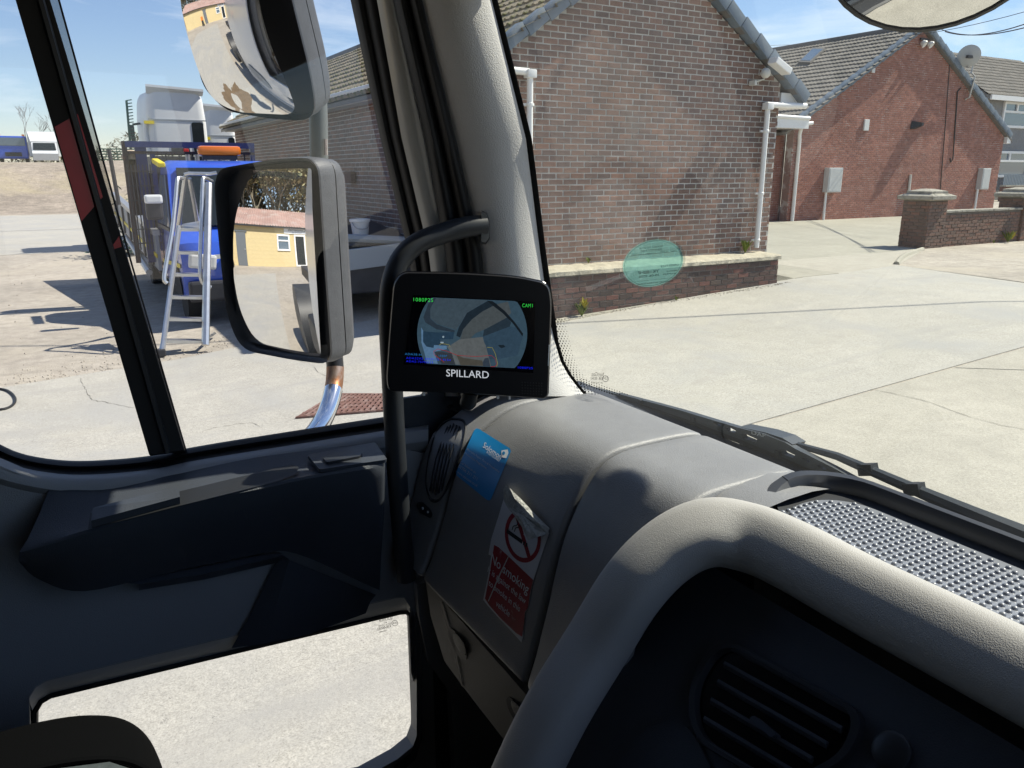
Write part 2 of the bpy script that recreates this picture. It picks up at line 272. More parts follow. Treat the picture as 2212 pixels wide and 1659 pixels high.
class MB:
    def __init__(s): s.v = []; s.f = []
    def add(s, vs, fs):
        k = len(s.v); s.v += [tuple(p) for p in vs]; s.f += [tuple(i + k for i in f) for f in fs]; return s
    def box(s, c, d, rot=None, bev=0.0):
        c = Vector(c); x, y, z = (q / 2 for q in d)
        if bev:
            b = min(bev, x * .9, y * .9, z * .9); bm = bmesh.new(); bmesh.ops.create_cube(bm, size=1)
            for q in bm.verts: q.co = Vector((q.co.x * d[0], q.co.y * d[1], q.co.z * d[2]))
            bmesh.ops.bevel(bm, geom=bm.edges[:], offset=b, segments=2, affect='EDGES', profile=0.6)
            bm.verts.index_update(); P = [q.co.copy() for q in bm.verts]; F = [tuple(q.index for q in f.verts) for f in bm.faces]; bm.free()
        else:
            P = [Vector((sx * x, sy * y, sz * z)) for sx in (-1, 1) for sy in (-1, 1) for sz in (-1, 1)]
            F = [(0, 1, 3, 2), (4, 6, 7, 5), (0, 4, 5, 1), (2, 3, 7, 6), (0, 2, 6, 4), (1, 5, 7, 3)]
        if rot is not None: P = [rot @ p for p in P]
        return s.add([p + c for p in P], F)
    def prism(s, pts, d, cap=True):
        """pts: 3D outline, d: extrusion vector"""
        n = len(pts); d = Vector(d); P = [Vector(p) for p in pts]; Q = [p + d for p in P]
        F = [(i, (i + 1) % n, (i + 1) % n + n, i + n) for i in range(n)]
        if cap: F += [tuple(range(n))[::-1], tuple(range(n, 2 * n))]
        return s.add(P + Q, F)
    def loft(s, rings, close=True, caps=True):
        n = len(rings[0]); P = [p for r in rings for p in r]; F = []
        for a in range(len(rings) - 1):
            for i in range(n if close else n - 1):
                j = (i + 1) % n; F.append((a * n + i, a * n + j, (a + 1) * n + j, (a + 1) * n + i))
        if caps and close: F += [tuple(range(n))[::-1], tuple(range((len(rings) - 1) * n, len(rings) * n))]
        return s.add(P, F)
    def tube(s, path, r, seg=10, caps=True, flat=1.0):
        P = [Vector(p) for p in path]; rings = []; ref = None
        for i, p in enumerate(P):
            t = (P[min(i + 1, len(P) - 1)] - P[max(i - 1, 0)]).normalized()
            if ref is None:
                ref = Vector((0, 0, 1)) if abs(t.z) < 0.9 else Vector((1, 0, 0))
            a = (ref - t * ref.dot(t)).normalized(); ref = a; b = t.cross(a)
            rr = r[i] if isinstance(r, (list, tuple)) else r
            rings.append([p + (a * math.cos(q) * flat + b * math.sin(q)) * rr for q in [2 * math.pi * k / seg for k in range(seg)]])
        return s.loft(rings, True, caps)
    def lathe(s, c, axis, prof, seg=20):
        axis = Vector(axis).normalized(); ref = Vector((0, 0, 1)) if abs(axis.z) < 0.9 else Vector((1, 0, 0))
        a = (ref - axis * ref.dot(axis)).normalized(); b = axis.cross(a); c = Vector(c)
        return s.loft([[c + axis * h + (a * math.cos(q) + b * math.sin(q)) * r for q in [2 * math.pi * k / seg for k in range(seg)]] for r, h in prof], True, True)
    def ball(s, c, r, seg=8, rings=5, sq=(1, 1, 1)):
        c = Vector(c); rg = []
        for i in range(rings + 1):
            t = math.pi * i / rings; rr = max(math.sin(t), 0.02)
            rg.append([c + Vector((math.cos(q) * rr * sq[0], math.sin(q) * rr * sq[1], math.cos(t) * sq[2])) * r for q in [2 * math.pi * k / seg for k in range(seg)]])
        return s.loft(rg, True, True)
    def mesh(s, name):
        m = bpy.data.meshes.new(name); m.from_pydata(s.v, [], s.f); m.update(); return m
    def build(s, name, mat, parent=None, smooth=False):
        o = bpy.data.objects.new(name, s.mesh(name)); return fix(name, o, mat, parent, smooth)
def inst(name, me, parent, loc, rot=None, scale=None):
    """place a shared mesh; loc in world coordinates"""
    o = bpy.data.objects.new(name, me); COL.objects.link(o)
    if parent: o.parent = parent; o.matrix_parent_inverse = Matrix.Translation(parent.get('_w', (0, 0, 0))).inverted()
    m = Matrix.Translation(loc) @ (rot.to_4x4() if rot is not None else Matrix.Identity(4))
    if scale: m = m @ Matrix.Diagonal((*scale, 1))
    o.matrix_basis = m; return o
def ngon(name, pts, mat, parent=None):
    return MB().add(pts, [tuple(range(len(pts)))]).build(name, mat, parent)
def plate(name, outer, holes, to3, depth, mat, parent=None, smooth=False, bev=0.0):
    """flat panel with holes; outlines in 2D, to3(u,v)->3D, depth = extrusion vector"""
    bm = bmesh.new()
    for loop in [outer] + list(holes):
        vs_ = [bm.verts.new(to3(*p)) for p in loop]
        for i in range(len(vs_)): bm.edges.new((vs_[i], vs_[(i + 1) % len(vs_)]))
    bmesh.ops.triangle_fill(bm, use_beauty=True, use_dissolve=False, edges=bm.edges[:])
    r = bmesh.ops.extrude_face_region(bm, geom=bm.faces[:])
    bmesh.ops.translate(bm, vec=Vector(depth), verts=[g for g in r['geom'] if isinstance(g, bmesh.types.BMVert)])
    bmesh.ops.recalc_face_normals(bm, faces=bm.faces[:])
    me = bpy.data.meshes.new(name); bm.to_mesh(me); bm.free()
    return fix(name, bpy.data.objects.new(name, me), mat, parent, smooth)
def rrect(x0, y0, x1, y1, r, seg=5):
    P = []
    for cx, cy_, a0 in ((x1 - r, y1 - r, 0), (x0 + r, y1 - r, 90), (x0 + r, y0 + r, 180), (x1 - r, y0 + r, 270)):
        for k in range(seg + 1):
            a = R(a0 + 90 * k / seg); P.append((cx + r * math.cos(a), cy_ + r * math.sin(a)))
    return P
def round_poly(pts, r, seg=5):
    P = [Vector(p) for p in pts]; n = len(P); out_ = []
    for i in range(n):
        p = P[i]; a = P[i - 1] - p; b = P[(i + 1) % n] - p
        rr = r[i] if isinstance(r, (list, tuple)) else r
        k = min(rr, a.length * 0.48, b.length * 0.48)
        s_ = p + a.normalized() * k; e = p + b.normalized() * k
        for j in range(seg + 1):
            t = j / seg; out_.append(s_ * (1 - t) ** 2 + p * 2 * t * (1 - t) + e * t * t)
    return out_
def spline(pts, n=8):
    P = [Vector(p) for p in pts]; P = [P[0] * 2 - P[1]] + P + [P[-1] * 2 - P[-2]]; o = []
    for i in range(1, len(P) - 2):
        for k in range(n):
            t = k / n; a, b, c, d = P[i - 1], P[i], P[i + 1], P[i + 2]
            o.append(0.5 * ((2 * b) + (c - a) * t + (2 * a - 5 * b + 4 * c - d) * t * t + (3 * b - a - 3 * c + d) * t ** 3))
    o.append(P[-2]); return o
def interp(tab, x):
    if x <= tab[0][0]: return tab[0][1]
    for (a, p), (b, q) in zip(tab, tab[1:]):
        if x <= b: return p + (q - p) * (x - a) / (b - a)
    return tab[-1][1]
def text_geo(s, spacing=1.0, align='CENTER'):
    cu = bpy.data.curves.new('t', 'FONT'); cu.body = s; cu.size = 1; cu.align_x = align; cu.align_y = 'CENTER'; cu.resolution_u = 3; cu.space_character = spacing
    ob = bpy.data.objects.new('t', cu); COL.objects.link(ob)
    me = bpy.data.meshes.new_from_object(ob.evaluated_get(bpy.context.evaluated_depsgraph_get()))
    P = [v.co.copy() for v in me.vertices]; F = [tuple(p.vertices) for p in me.polygons]
    bpy.data.objects.remove(ob); bpy.data.curves.remove(cu); bpy.data.meshes.remove(me); return P, F
def text_on(name, s, fn, mat, parent, width=None, spacing=1.0, align='CENTER'):
    """lettering: fn(u,v) maps text units (em) to 3D; width rescales u so the line is that many em wide"""
    P, F = text_geo(s, spacing, align); us = [p.x for p in P]; k = 1.0
    if width: k = width / max(max(us) - min(us), 1e-6)
    return MB().add([fn(p.x * k, p.y) for p in P], F).build(name, mat, parent)

# ------------------------------------------------------------------ walls of bricks, roofs of tiles
def seen_key(p):
    x, y = proj(p); d = (Vector(p) - CAM).length
    return d + (0 if (-20 < x < 2230 and -20 < y < 1680) else 1000)
def brick_wall(parent, O, U, N, rng, z0, z1, mat, mortar, bl=0.225, ch=0.075, joint=0.013, depth=0.05, maxn=300, seed=1, rough=0.0015, hide=None, first_key=seen_key):
    """stretcher bond; rng(z)->(u0,u1); front faces proud of the mortar plane at O"""
    rnd = random.Random(seed); O = Vector(O); U = Vector(U); N = Vector(N); Z = Vector((0, 0, 1)); Bs = []
    n = int((z1 - z0) / ch)
    for i in range(n):
        zc = z0 + (i + 0.5) * ch; u0, u1 = rng(zc)
        if u1 - u0 < 0.06: continue
        u = math.floor(u0 / bl) * bl - (bl / 2 if i % 2 else 0)
        while u < u1:
            a, b = max(u, u0), min(u + bl - joint, u1)
            if b - a > 0.04 and not (hide and hide((a + b) / 2, zc)):
                c = O + U * ((a + b) / 2 + rnd.uniform(-0.003, 0.003)) + Z * (zc + rnd.uniform(-0.0022, 0.0022)); Bs.append((c, b - a - rnd.uniform(0, 0.006), rnd.uniform(-rough, rough)))
            u += bl
    hh = (ch - joint) / 2; rot = Matrix((U, N, Z)).transposed(); e = 0.004
    def geo(L):
        x = L / 2; return [V(-x, -depth, -hh), V(x, -depth, -hh), V(x, -depth, hh), V(-x, -depth, hh), V(-x, -e, -hh), V(x, -e, -hh), V(x, -e, hh), V(-x, -e, hh), V(-x + e, 0.0, -hh + e), V(x - e, 0, -hh + e), V(x - e, 0, hh - e), V(-x + e, 0, hh - e)], \
            [(0, 1, 5, 4), (1, 2, 6, 5), (2, 3, 7, 6), (3, 0, 4, 7), (4, 5, 9, 8), (5, 6, 10, 9), (6, 7, 11, 10), (7, 4, 8, 11), (8, 9, 10, 11)]
    Bs.sort(key=lambda q: first_key(q[0])); cache = {}
    for c, L, off in Bs[:maxn]:
        k = round(L, 2)
        if k not in cache:
            m = MB().add(*geo(k)).mesh('brick'); m.materials.append(MATS[mat]); cache[k] = m
        inst('brick', cache[k], parent, c + N * (0.0045 + off), Matrix.Rotation(rnd.uniform(-0.008, 0.008), 3, N) @ rot)
    rest = MB()
    for c, L, off in Bs[maxn:]:
        P, F = geo(L); rest.add([rot @ p + c + N * (0.0045 + off) for p in P], F)
    if rest.v: stuff(rest.build('brickwork', mat, parent))
    return len(Bs)
def tile_roof(parent, O, U, S, Nn, width, length, mat, tw=0.33, te=0.30, maxn=300, seed=1):
    """O eave corner, U along the eave, S up the slope"""
    O, U, S, Nn = Vector(O), Vector(U), Vector(S), Vector(Nn); rnd = random.Random(seed); T = []
    wav = [(0.0, 0.0), (0.06, 0.012), (0.14, 0.022), (0.22, 0.012), (0.30, 0.0), (0.50, 0.0), (0.58, 0.012), (0.66, 0.022), (0.74, 0.012), (0.82, 0.0), (1.0, 0.0)]
    P = []
    for k, (s_, lift) in enumerate(((-0.03, 0.045), (-0.03, 0.012), (te, 0.012))):
        for u, h in wav: P.append(V(u * tw, s_, (h + lift) if k == 0 else (0.0 + 0.0 if k == 1 else h + 0.006)))
    n = len(wav); F = []
    for i in range(n - 1):
        F.append((i, i + 1, n + i + 1, n + i)); F.append((2 * n + i, 2 * n + i + 1, i + 1, i))
    rot = Matrix((U, S, Nn)).transposed()
    for r in range(int(length / te) + 1):
        for c in range(int(width / tw) + 1):
            T.append(O + U * (c * tw) + S * (r * te) + Nn * (0.012 + rnd.uniform(-0.004, 0.004)))
    T.sort(key=seen_key); me = MB().add(P, F).mesh('roof_tile'); me.materials.append(MATS[mat])
    for p in T[:maxn]: inst('roof_tile', me, parent, p, rot)
    rest = MB()
    for p in T[maxn:]: rest.add([rot @ q + p for q in P], F)
    if rest.v: stuff(rest.build('roof_tiling', mat, parent))

# ------------------------------------------------------------------ ground
def gz(x, y):
    z = 0.045 * (min(max(x, 1.0), 10.5) - 1.0)
    if y > 46:
        t = min((y - 46) / 16, 1); z += 2.65 * t * t * (3 - 2 * t)
    return z
def on_ground(px, py):
    p = at(px, py, 2, 0.2)
    for i in range(12): p = at(px, py, 2, gz(p.x, p.y))
    return p
xs = [-500, -120, -50, -20, -10, -5, -2, 1, 4, 7, 10.5, 14, 20, 30, 45, 70, 130, 500]
ys = [-500, -120, -40, -15, -5, 0, 5, 10, 20, 32, 46, 48, 50, 52, 54, 56, 58, 60, 62, 70, 90, 140, 500]
m = MB(); m.add([(x, y, gz(x, y)) for y in ys for x in xs], [(j * len(xs) + i, j * len(xs) + i + 1, (j + 1) * len(xs) + i + 1, (j + 1) * len(xs) + i) for j in range(len(ys) - 1) for i in range(len(xs) - 1)])
g = struct(m.build('ground', 'rough_concrete', None)); g['label'] = 'rough pale concrete yard around the lorry'
def sheet(name, pts, dz, mat, edge=True):
    bm = bmesh.new(); f = bm.faces.new([bm.verts.new((p[0], p[1], 0)) for p in pts])
    for xx in (1.0, 10.5):
        bmesh.ops.bisect_plane(bm, geom=bm.verts[:] + bm.edges[:] + bm.faces[:], plane_co=(xx, 0, 0), plane_no=(1, 0, 0))
    for yy in (46, 48, 50, 52, 54, 56, 58, 60, 62, 70):
        bmesh.ops.bisect_plane(bm, geom=bm.verts[:] + bm.edges[:] + bm.faces[:], plane_co=(0, yy, 0), plane_no=(0, 1, 0))
    bmesh.ops.triangulate(bm, faces=[q for q in bm.faces if len(q.verts) > 4])
    r_ = bmesh.ops.extrude_face_region(bm, geom=bm.faces[:])
    for q in bm.verts: q.co.z = gz(q.co.x, q.co.y) - 0.02
    for q in r_['geom']:
        if isinstance(q, bmesh.types.BMVert): q.co.z += dz + 0.02
    bmesh.ops.recalc_face_normals(bm, faces=bm.faces[:])
    me = bpy.data.meshes.new(name); bm.to_mesh(me); bm.free()
    return struct(fix(name, bpy.data.objects.new(name, me), mat, None, False))
G = on_ground
def lerp(a, b, t): return a + (b - a) * t

# ------------------------------------------------------------------ ground sheets
sA = [G(1634, 913), G(2130, 773)]; dS = (sA[1] - sA[0]).normalized()
up_l = G(1203, 699); up_l2 = G(1568, 628); up_l3 = G(1810, 592); tip = G(1938, 574); r1 = G(2107, 599)
dR = (G(2212, 612) - tip).normalized(); dU = (up_l - up_l2).normalized()
near_s = sA[0] - dS * 4.0; far_s = sA[1] + dS * 8; far_r = tip + dR * 22
left_top = up_l + dU * 1.2
s = sheet('concrete_slab', [(left_top.x, left_top.y), (up_l2.x, up_l2.y), (up_l3.x, up_l3.y), (tip.x, tip.y), (far_r.x, far_r.y), (far_s.x, far_s.y), (near_s.x, near_s.y)], 0.008, 'smooth_concrete'); s['label'] = 'smooth pale concrete slab in front of the windscreen'
off = Vector((-dS.y, dS.x, 0)) * -0.03
nb = near_s + off; fb = far_s + off
mid = sA[1] + off - dS * 0.6
s = sheet('concrete_slab', [(nb.x, nb.y), (mid.x, mid.y), (mid.x + 5.0, mid.y - 5.2), (nb.x + 6, -8), (nb.x, -8)], 0.006, 'cream_concrete')
m2 = mid + dS * 0.03
s = sheet('concrete_slab', [(m2.x, m2.y), (fb.x, fb.y), (fb.x + 8, fb.y - 14), (m2.x + 5.0, m2.y - 5.2)], 0.006, 'cream_concrete')
e1, e2 = G(0, 839), G(262, 797); de = (e2 - e1).normalized()
s = sheet('concrete_slab', [tuple((e1 - de * 12)[:2]), tuple((e1 + de * 4.9)[:2]), (4.15, 1.6), (-14, 1.6)], 0.008, 'smooth_concrete'); s['label'] = 'pale cracked concrete slab below the passenger door'
s = sheet('concrete_slab', [(-30, 23.3), (4.0, 24.3), (4.4, 34), (-30, 33)], 0.008, 'smooth_concrete')
s = sheet('concrete_slab', [(-30, 33.1), (4.4, 34.1), (4.6, 45.5), (-30, 45.5)], 0.010, 'smooth_concrete')
ap = [up_l + dU * 1.2, up_l2, up_l3, tip]
s = sheet('apron', [(left_top.x - 0.02, left_top.y + 0.04), (up_l2.x, up_l2.y + 0.035), (up_l3.x, up_l3.y + 0.03), (tip.x, tip.y + 0.03), (16.3, 10.4), (16.6, 10.9), (30, 10.9), (36, 18.9), (19.0, 18.9), (10.4, 9.2), (10.2, 8.3), (4.4, 8.75)], 0.006, 'apron_concrete')
pv = tip + V(0.1, 0.0, 0)
s = sheet('pavement', [(tip.x + 0.05, tip.y + 0.02), (far_r.x, far_r.y + 0.03), (far_r.x + 2, 10.5), (16.6, 10.5), (16.2, 10.3)], 0.007, 'cream_concrete'); s['label'] = 'pale footway in front of the boundary wall'
s = sheet('bank', [(-90, 46.4), (60, 46.4), (60, 170), (-90, 170)], 0.02, 'bank_gravel'); s['label'] = 'dry gravel bank rising behind the yard'
# kerb line beside the pillar
k = [G(1936, 572) , G(1945, 560), G(1962, 550), G(1992, 540)]
struct(MB().tube([p + V(0, 0, 0.01) for p in spline(k, 6)], 0.055, 8).build('kerb', 'apron_concrete'))
tp = [G(78, 411), G(95, 398), G(130, 396), G(175, 398), G(180, 413), G(120, 415)]
tag(MB().prism([p + V(0, 0, 0.03) for p in tp], (0, 0, 0.03)).build('tarmac_shadow', 'tarmac_shadow'), 'dark patch of tarmac and painted shadow on the far gravel bank', 'patch')  # thin dark sheet standing for shadow on the bank as well as tarmac
# wet stain behind the lorry (seen in the upper wing mirror)
rnd = random.Random(3); pts = []
for i in range(64):
    a = 2 * math.pi * i / 64; r_ = 1 + 0.25 * math.sin(3 * a + 1) + 0.16 * math.sin(7 * a) + rnd.uniform(-0.12, 0.12)
    pts.append((-1.75 + 1.0 * r_ * math.cos(a), 2.75 + 0.62 * r_ * math.sin(a)))
hole = [(-1.9 + 0.34 * math.cos(a) * (1 + 0.2 * math.sin(3 * a)), 2.72 + 0.2 * math.sin(a)) for a in [2 * math.pi * i / 20 for i in range(20)]]
hole2 = [(-1.35 + 0.2 * math.cos(a) * (1 + 0.3 * math.sin(2 * a)), 2.95 + 0.16 * math.sin(a)) for a in [2 * math.pi * i / 16 for i in range(16)]]
tag(plate('wet_stain', pts, [hole, hole2], lambda u, v: V(u, v, 0.010), (0, 0, 0.002), 'wet_stain'), 'brown wet stain on the concrete, reflected in the upper wing mirror', 'stain')
# cable loop, drain grate
cl = spline([G(-60, 850), G(-20, 843), G(12, 846), G(30, 858), G(33, 872), G(20, 884), G(-5, 889), G(-50, 886)], 6)
tag(MB().tube([p + V(0, 0, 0.018) for p in cl], 0.012, 8).build('cable_loop', 'cable_black', None, True), 'black cable loop on the pale slab at the left edge', 'cable')
gr = thing('drain_grate', 'rust brown iron drain grate set in the concrete by the mirror arm', 'drain grate', (2.1, 6.6, 0.05))
q = [G(640, 906), G(722, 856), G(856, 856), G(836, 890)]
def gq(u, v): return lerp(lerp(q[0], q[3], u), lerp(q[1], q[2], u), v)
fr = MB(); fr.prism([gq(*p) + V(0, 0, 0.004) for p in ((0, 0), (1, 0), (1, 1), (0, 1))], (0, 0, 0.006)); fr.build('sump', 'joint_dirt', gr)
for i in range(15):
    u = (i + 0.5) / 15
    MB().prism([gq(u - 0.018, 0) + V(0, 0, 0.010), gq(u + 0.018, 0) + V(0, 0, 0.010), gq(u + 0.018, 1) + V(0, 0, 0.010), gq(u - 0.018, 1) + V(0, 0, 0.010)], (0, 0, 0.02)).build('bar', 'grate_iron', gr)
for i in range(7):
    v = i / 6
    MB().prism([gq(0, v - 0.02) + V(0, 0, 0.012), gq(1, v - 0.02) + V(0, 0, 0.012), gq(1, v + 0.02) + V(0, 0, 0.012), gq(0, v + 0.02) + V(0, 0, 0.012)], (0, 0, 0.015)).build('cross_bar', 'grate_iron', gr)

# ------------------------------------------------------------------ near brick building (gable faces the lorry)
b1 = thing('brick_bungalow', 'brown brick building with gable end facing the windscreen behind the low wall', 'building', (7.4, 9.2, 0.35))
GY = 8.95; AX, AZp, SL = 7.40, 5.0, 0.64
gab = [(4.85, 0.1), (9.92, 0.1), (9.92, AZp - SL * 2.52), (AX, AZp), (4.85, AZp - SL * 2.55)]
MB().prism([(x, GY, z) for x, z in gab], (0, 0.25, 0)).build('gable_wall', 'mortar', b1)
def grng(z):
    h = (AZp - z) / SL; return (max(4.85, AX - h), min(9.92, AX + h))
brick_wall(b1, (0, GY, 0), (1, 0, 0), (0, -1, 0), grng, 0.80, 4.97, 'brick_a', 'mortar', seed=5)
MB().box((4.975, 16.8, 1.75), (0.25, 15.2, 3.3)).build('side_wall', 'mortar', b1)
brick_wall(b1, (4.85, 0, 0), (0, -1, 0), (-1, 0, 0), lambda z: (-24.4, -8.95), 0.45, 3.32, 'brick_a', 'mortar', maxn=0, seed=6)
MB().box((9.80, 16.8, 1.75), (0.25, 15.2, 3.3)).build('side_wall', 'mortar', b1)
brick_wall(b1, (9.925, 0, 0), (0, 1, 0), (1, 0, 0), lambda z: (8.95, 12.5), 0.45, 3.32, 'brick_a', 'mortar', maxn=0, seed=8)
ln = math.hypot(1, SL); S1 = V(1, 0, SL) / ln; N1 = V(-SL, 0, 1) / ln
def roofz(x): return AZp + 0.12 - SL * abs(x - AX)
tile_roof(b1, (4.52, 24.6, roofz(4.52)), (0, -1, 0), S1, N1, 15.7, 3.35, 'mossy_tile', te=0.29, maxn=300, seed=2)
for sgn in (-1, 1):
    a = V(AX, 8.84, roofz(AX) - 0.02); e = V(AX + sgn * 2.88, 8.84, roofz(AX + 2.88) - 0.02)
    MB().prism([a, e, e - V(0, 0, 0.07), a - V(0, 0, 0.07)], (0, 15.8, 0)).build('roof_deck', 'ridge_grey', b1)
    for i in range(10):                       # cloaked verge pieces
        c = V(AX + sgn * (0.16 + 0.30 * i), 8.885, 0); c.z = roofz(c.x) + 0.005
        rot = Matrix.Rotation(math.atan(SL) * sgn + R(5.5) * sgn, 3, 'Y')
        MB().box(c, (0.345, 0.17, 0.165), rot, 0.006).build('verge_cap', 'verge_grey', b1, True)
MB().tube([V(AX, 8.83, roofz(AX) + 0.03), V(AX, 24.6, roofz(AX) + 0.03)], 0.1, 10).build('ridge', 'ridge_grey', b1)
MB().box((4.60, 16.7, 3.27), (0.03, 15.5, 0.17)).build('fascia', 'upvc_dirty', b1)
MB().box((4.73, 16.7, 3.20), (0.24, 15.5, 0.02)).build('soffit', 'upvc_dirty', b1)
MB().tube([V(4.53, 8.95, 3.36), V(4.53, 24.6, 3.36)], 0.055, 10).build('gutter', 'upvc_dirty', b1, True)
def downpipe(parent, x, y, zb, zt, r=0.040):
    MB().tube([V(x, y, zb), V(x, y, zt)], r, 14).build('downpipe', 'upvc', parent, True)
    MB().box((x, y - 0.005, zt + 0.03), (0.13, 0.12, 0.10), None, 0.012).build('hopper', 'upvc', parent, True)
    for z in (zb + 0.12, zb + (zt - zb) * 0.40, zt - 0.33): MB().lathe((x, y, z - 0.02), (0, 0, 1), [(r + 0.004, 0), (r + 0.010, 0.004), (r + 0.010, 0.034), (r + 0.004, 0.04)], 14).box((x, y + 0.035, z), (0.16, 0.03, 0.03)).build('pipe_clip', 'upvc', parent)
downpipe(b1, 9.59, 8.86, 0.93, 3.02); downpipe(b1, 5.375, 8.86, 0.93, 3.24)
MB().tube([V(9.56, 8.865, 3.07), V(10.42, 8.865, 3.085)], 0.045, 12).build('gutter_run', 'upvc', b1, True)
MB().tube([V(4.55, 8.865, 3.31), V(5.36, 8.865, 3.29)], 0.045, 12).build('gutter_run', 'upvc', b1, True)
MB().box((10.18, 9.1, 3.16), (0.44, 0.3, 0.22), None, 0.01).build('eave_box', 'upvc', b1)
MB().box((9.60, 8.70, 3.60), (0.36, 0.17, 0.10), Matrix.Rotation(R(24), 3, 'Y'), 0.015).build('floodlight', 'upvc', b1)
MB().ball((9.40, 8.78, 3.50), 0.075, 10, 6).tube([V(9.40, 8.78, 3.5), V(9.42, 8.93, 3.5)], 0.02, 6).build('floodlight_sensor', 'upvc_dirty', b1, True)
MB().box((9.24, 8.86, 3.36), (0.05, 0.12, 0.07), None, 0.008).tube([V(9.24, 8.88, 3.36), V(9.55, 8.94, 3.44)], 0.012, 6).build('sensor_bracket', 'upvc_dirty', b1)
for i in range(3): MB().box((4.78, 10.8 + i * 3.4, 2.0), (0.09, 0.35, 0.2), None, 0.01).build('vent_brick', 'brick_dark', b1)

# low brick plinth with pale top in front of the gable
lw = thing('low_wall', 'low dark brick wall with rough pale top along the foot of the gable', 'low wall', (7.2, 8.6, 0.4))
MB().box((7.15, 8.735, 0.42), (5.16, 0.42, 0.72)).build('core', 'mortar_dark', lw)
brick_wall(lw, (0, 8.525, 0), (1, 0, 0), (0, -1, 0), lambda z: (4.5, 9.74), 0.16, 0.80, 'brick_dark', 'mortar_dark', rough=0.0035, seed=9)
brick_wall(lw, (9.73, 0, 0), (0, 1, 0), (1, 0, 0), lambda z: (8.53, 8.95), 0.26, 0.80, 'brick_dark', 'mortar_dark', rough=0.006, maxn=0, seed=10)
tp_ = MB(); rn = random.Random(4); n = 60; rows = []
for j, (yy, zz) in enumerate(((8.50, 0.775), (8.505, 0.825), (8.54, 0.845), (8.70, 0.85), (8.952, 0.862))):
    rows.append([V(4.5 + 5.27 * i / n, yy + (rn.uniform(-0.009, 0.006) if j < 3 else 0), zz + rn.uniform(-0.006, 0.004) * (1 if j else 0.4)) for i in range(n + 1)])
tp_.loft(rows, False); tp_.build('wall_top', 'ledge_top', lw)
def weed(p, h, nl, mat, label, seed):
    rn = random.Random(seed); mb = MB(); p = Vector(p)
    for i in range(nl):
        a = rn.uniform(0, 6.28); l = h * rn.uniform(0.4, 1.0); d = V(math.cos(a), math.sin(a), 0) * l * rn.uniform(0.2, 0.7); t = p + d + V(0, 0, l); w = V(-math.sin(a), math.cos(a), 0) * l * 0.16
        q_ = p + d * 0.3 + V(0, 0, l * 0.5); mb.add([p, q_ + w, t, q_ - w], [(0, 1, 2, 3)])
    tag(mb.build('weed', mat), label, 'weed', 'weeds along the walls')
weed((9.35, 8.86, 0.86), 0.22, 40, 'weed', 'green weed beside the foot of the right white downpipe', 1)
weed((5.95, 8.44, gz(5.95, 0)), 0.20, 36, 'weed', 'green weed at the left foot of the low dark wall', 2)
weed((5.98, 8.42, gz(5.98, 0) + 0.1), 0.16, 16, 'weed_yellow', 'yellow flowering weed at the left foot of the low dark wall', 3)
weed((7.60, 8.44, gz(7.6, 0)), 0.09, 24, 'weed', 'tiny green tuft at the middle foot of the low dark wall', 4)
weed((6.35, 8.88, 0.86), 0.10, 18, 'weed', 'small tuft growing on the pale top of the low wall', 5)

# ------------------------------------------------------------------ far red-brick gabled house
b2 = thing('red_brick_house', 'red brick house with large gable and satellite dish, right of the near gable', 'house', (28, 19.2, 0.4))
HY = 19.0; HX, HZ, HS = 28.1, 7.02, 0.56
MB().prism([(x, HY, z) for x, z in ((21.9, 0.2), (34.45, 0.2), (34.45, HZ - HS * 6.35), (HX, HZ), (21.9, HZ - HS * 6.2))], (0, 0.3, 0)).build('gable_wall', 'mortar_red', b2)
def hrng(z):
    h = (HZ - z) / HS; return (max(21.9, HX - h), min(34.45, HX + h))
brick_wall(b2, (0, HY, 0), (1, 0, 0), (0, -1, 0), hrng, 0.42, 6.98, 'brick_b', 'mortar_red', seed=11)
MB().box((34.3, 23.5, 1.9), (0.3, 8.5, 3.2)).build('side_wall', 'mortar_red', b2)
MB().box((20.4, 19.55, 2.0), (3.2, 0.3, 3.2)).build('annexe_wall', 'mortar_red', b2)
brick_wall(b2, (0, 19.4, 0), (1, 0, 0), (0, -1, 0), lambda z: (19.0, 21.9), 0.42, 3.55, 'brick_b', 'mortar_red', maxn=0, seed=12)
l2 = math.hypot(1, HS); S2 = V(1, 0, HS) / l2; N2 = V(-HS, 0, 1) / l2
def hroof(x): return HZ + 0.13 - HS * abs(x - HX)
tile_roof(b2, (21.45, 26.3, hroof(21.45)), (0, -1, 0), S2, N2, 7.4, 7.55, 'roof_tile', te=0.345, maxn=300, seed=3)
for sgn in (-1, 1):
    a = V(HX, 18.86, hroof(HX) - 0.03); e = V(HX + sgn * 6.75, 18.86, hroof(HX + 6.75) - 0.03)
    MB().prism([a, e, e - V(0, 0, 0.08), a - V(0, 0, 0.08)], (0, 7.6, 0)).build('roof_deck', 'ridge_grey', b2)
    for i in range(17):
        c = V(HX + sgn * (0.2 + 0.385 * i), 18.90, 0); c.z = hroof(c.x) + 0.035
        rot = Matrix.Rotation(math.atan(HS) * sgn + R(5.5) * sgn, 3, 'Y')
        MB().box(c, (0.44, 0.20, 0.21), rot, 0.008).build('verge_cap', 'verge_grey', b2, True)
MB().tube([V(HX, 18.8, hroof(HX) + 0.03), V(HX, 26.4, hroof(HX) + 0.03)], 0.11, 10).build('ridge', 'ridge_grey', b2)
MB().box((21.0, 18.95, 3.62), (2.0, 0.9, 0.34), None, 0.01).build('soffit_box', 'upvc', b2)
MB().box((34.62, 19.0, 3.42), (0.28, 0.25, 0.42), None, 0.01).build('soffit_box', 'upvc', b2)
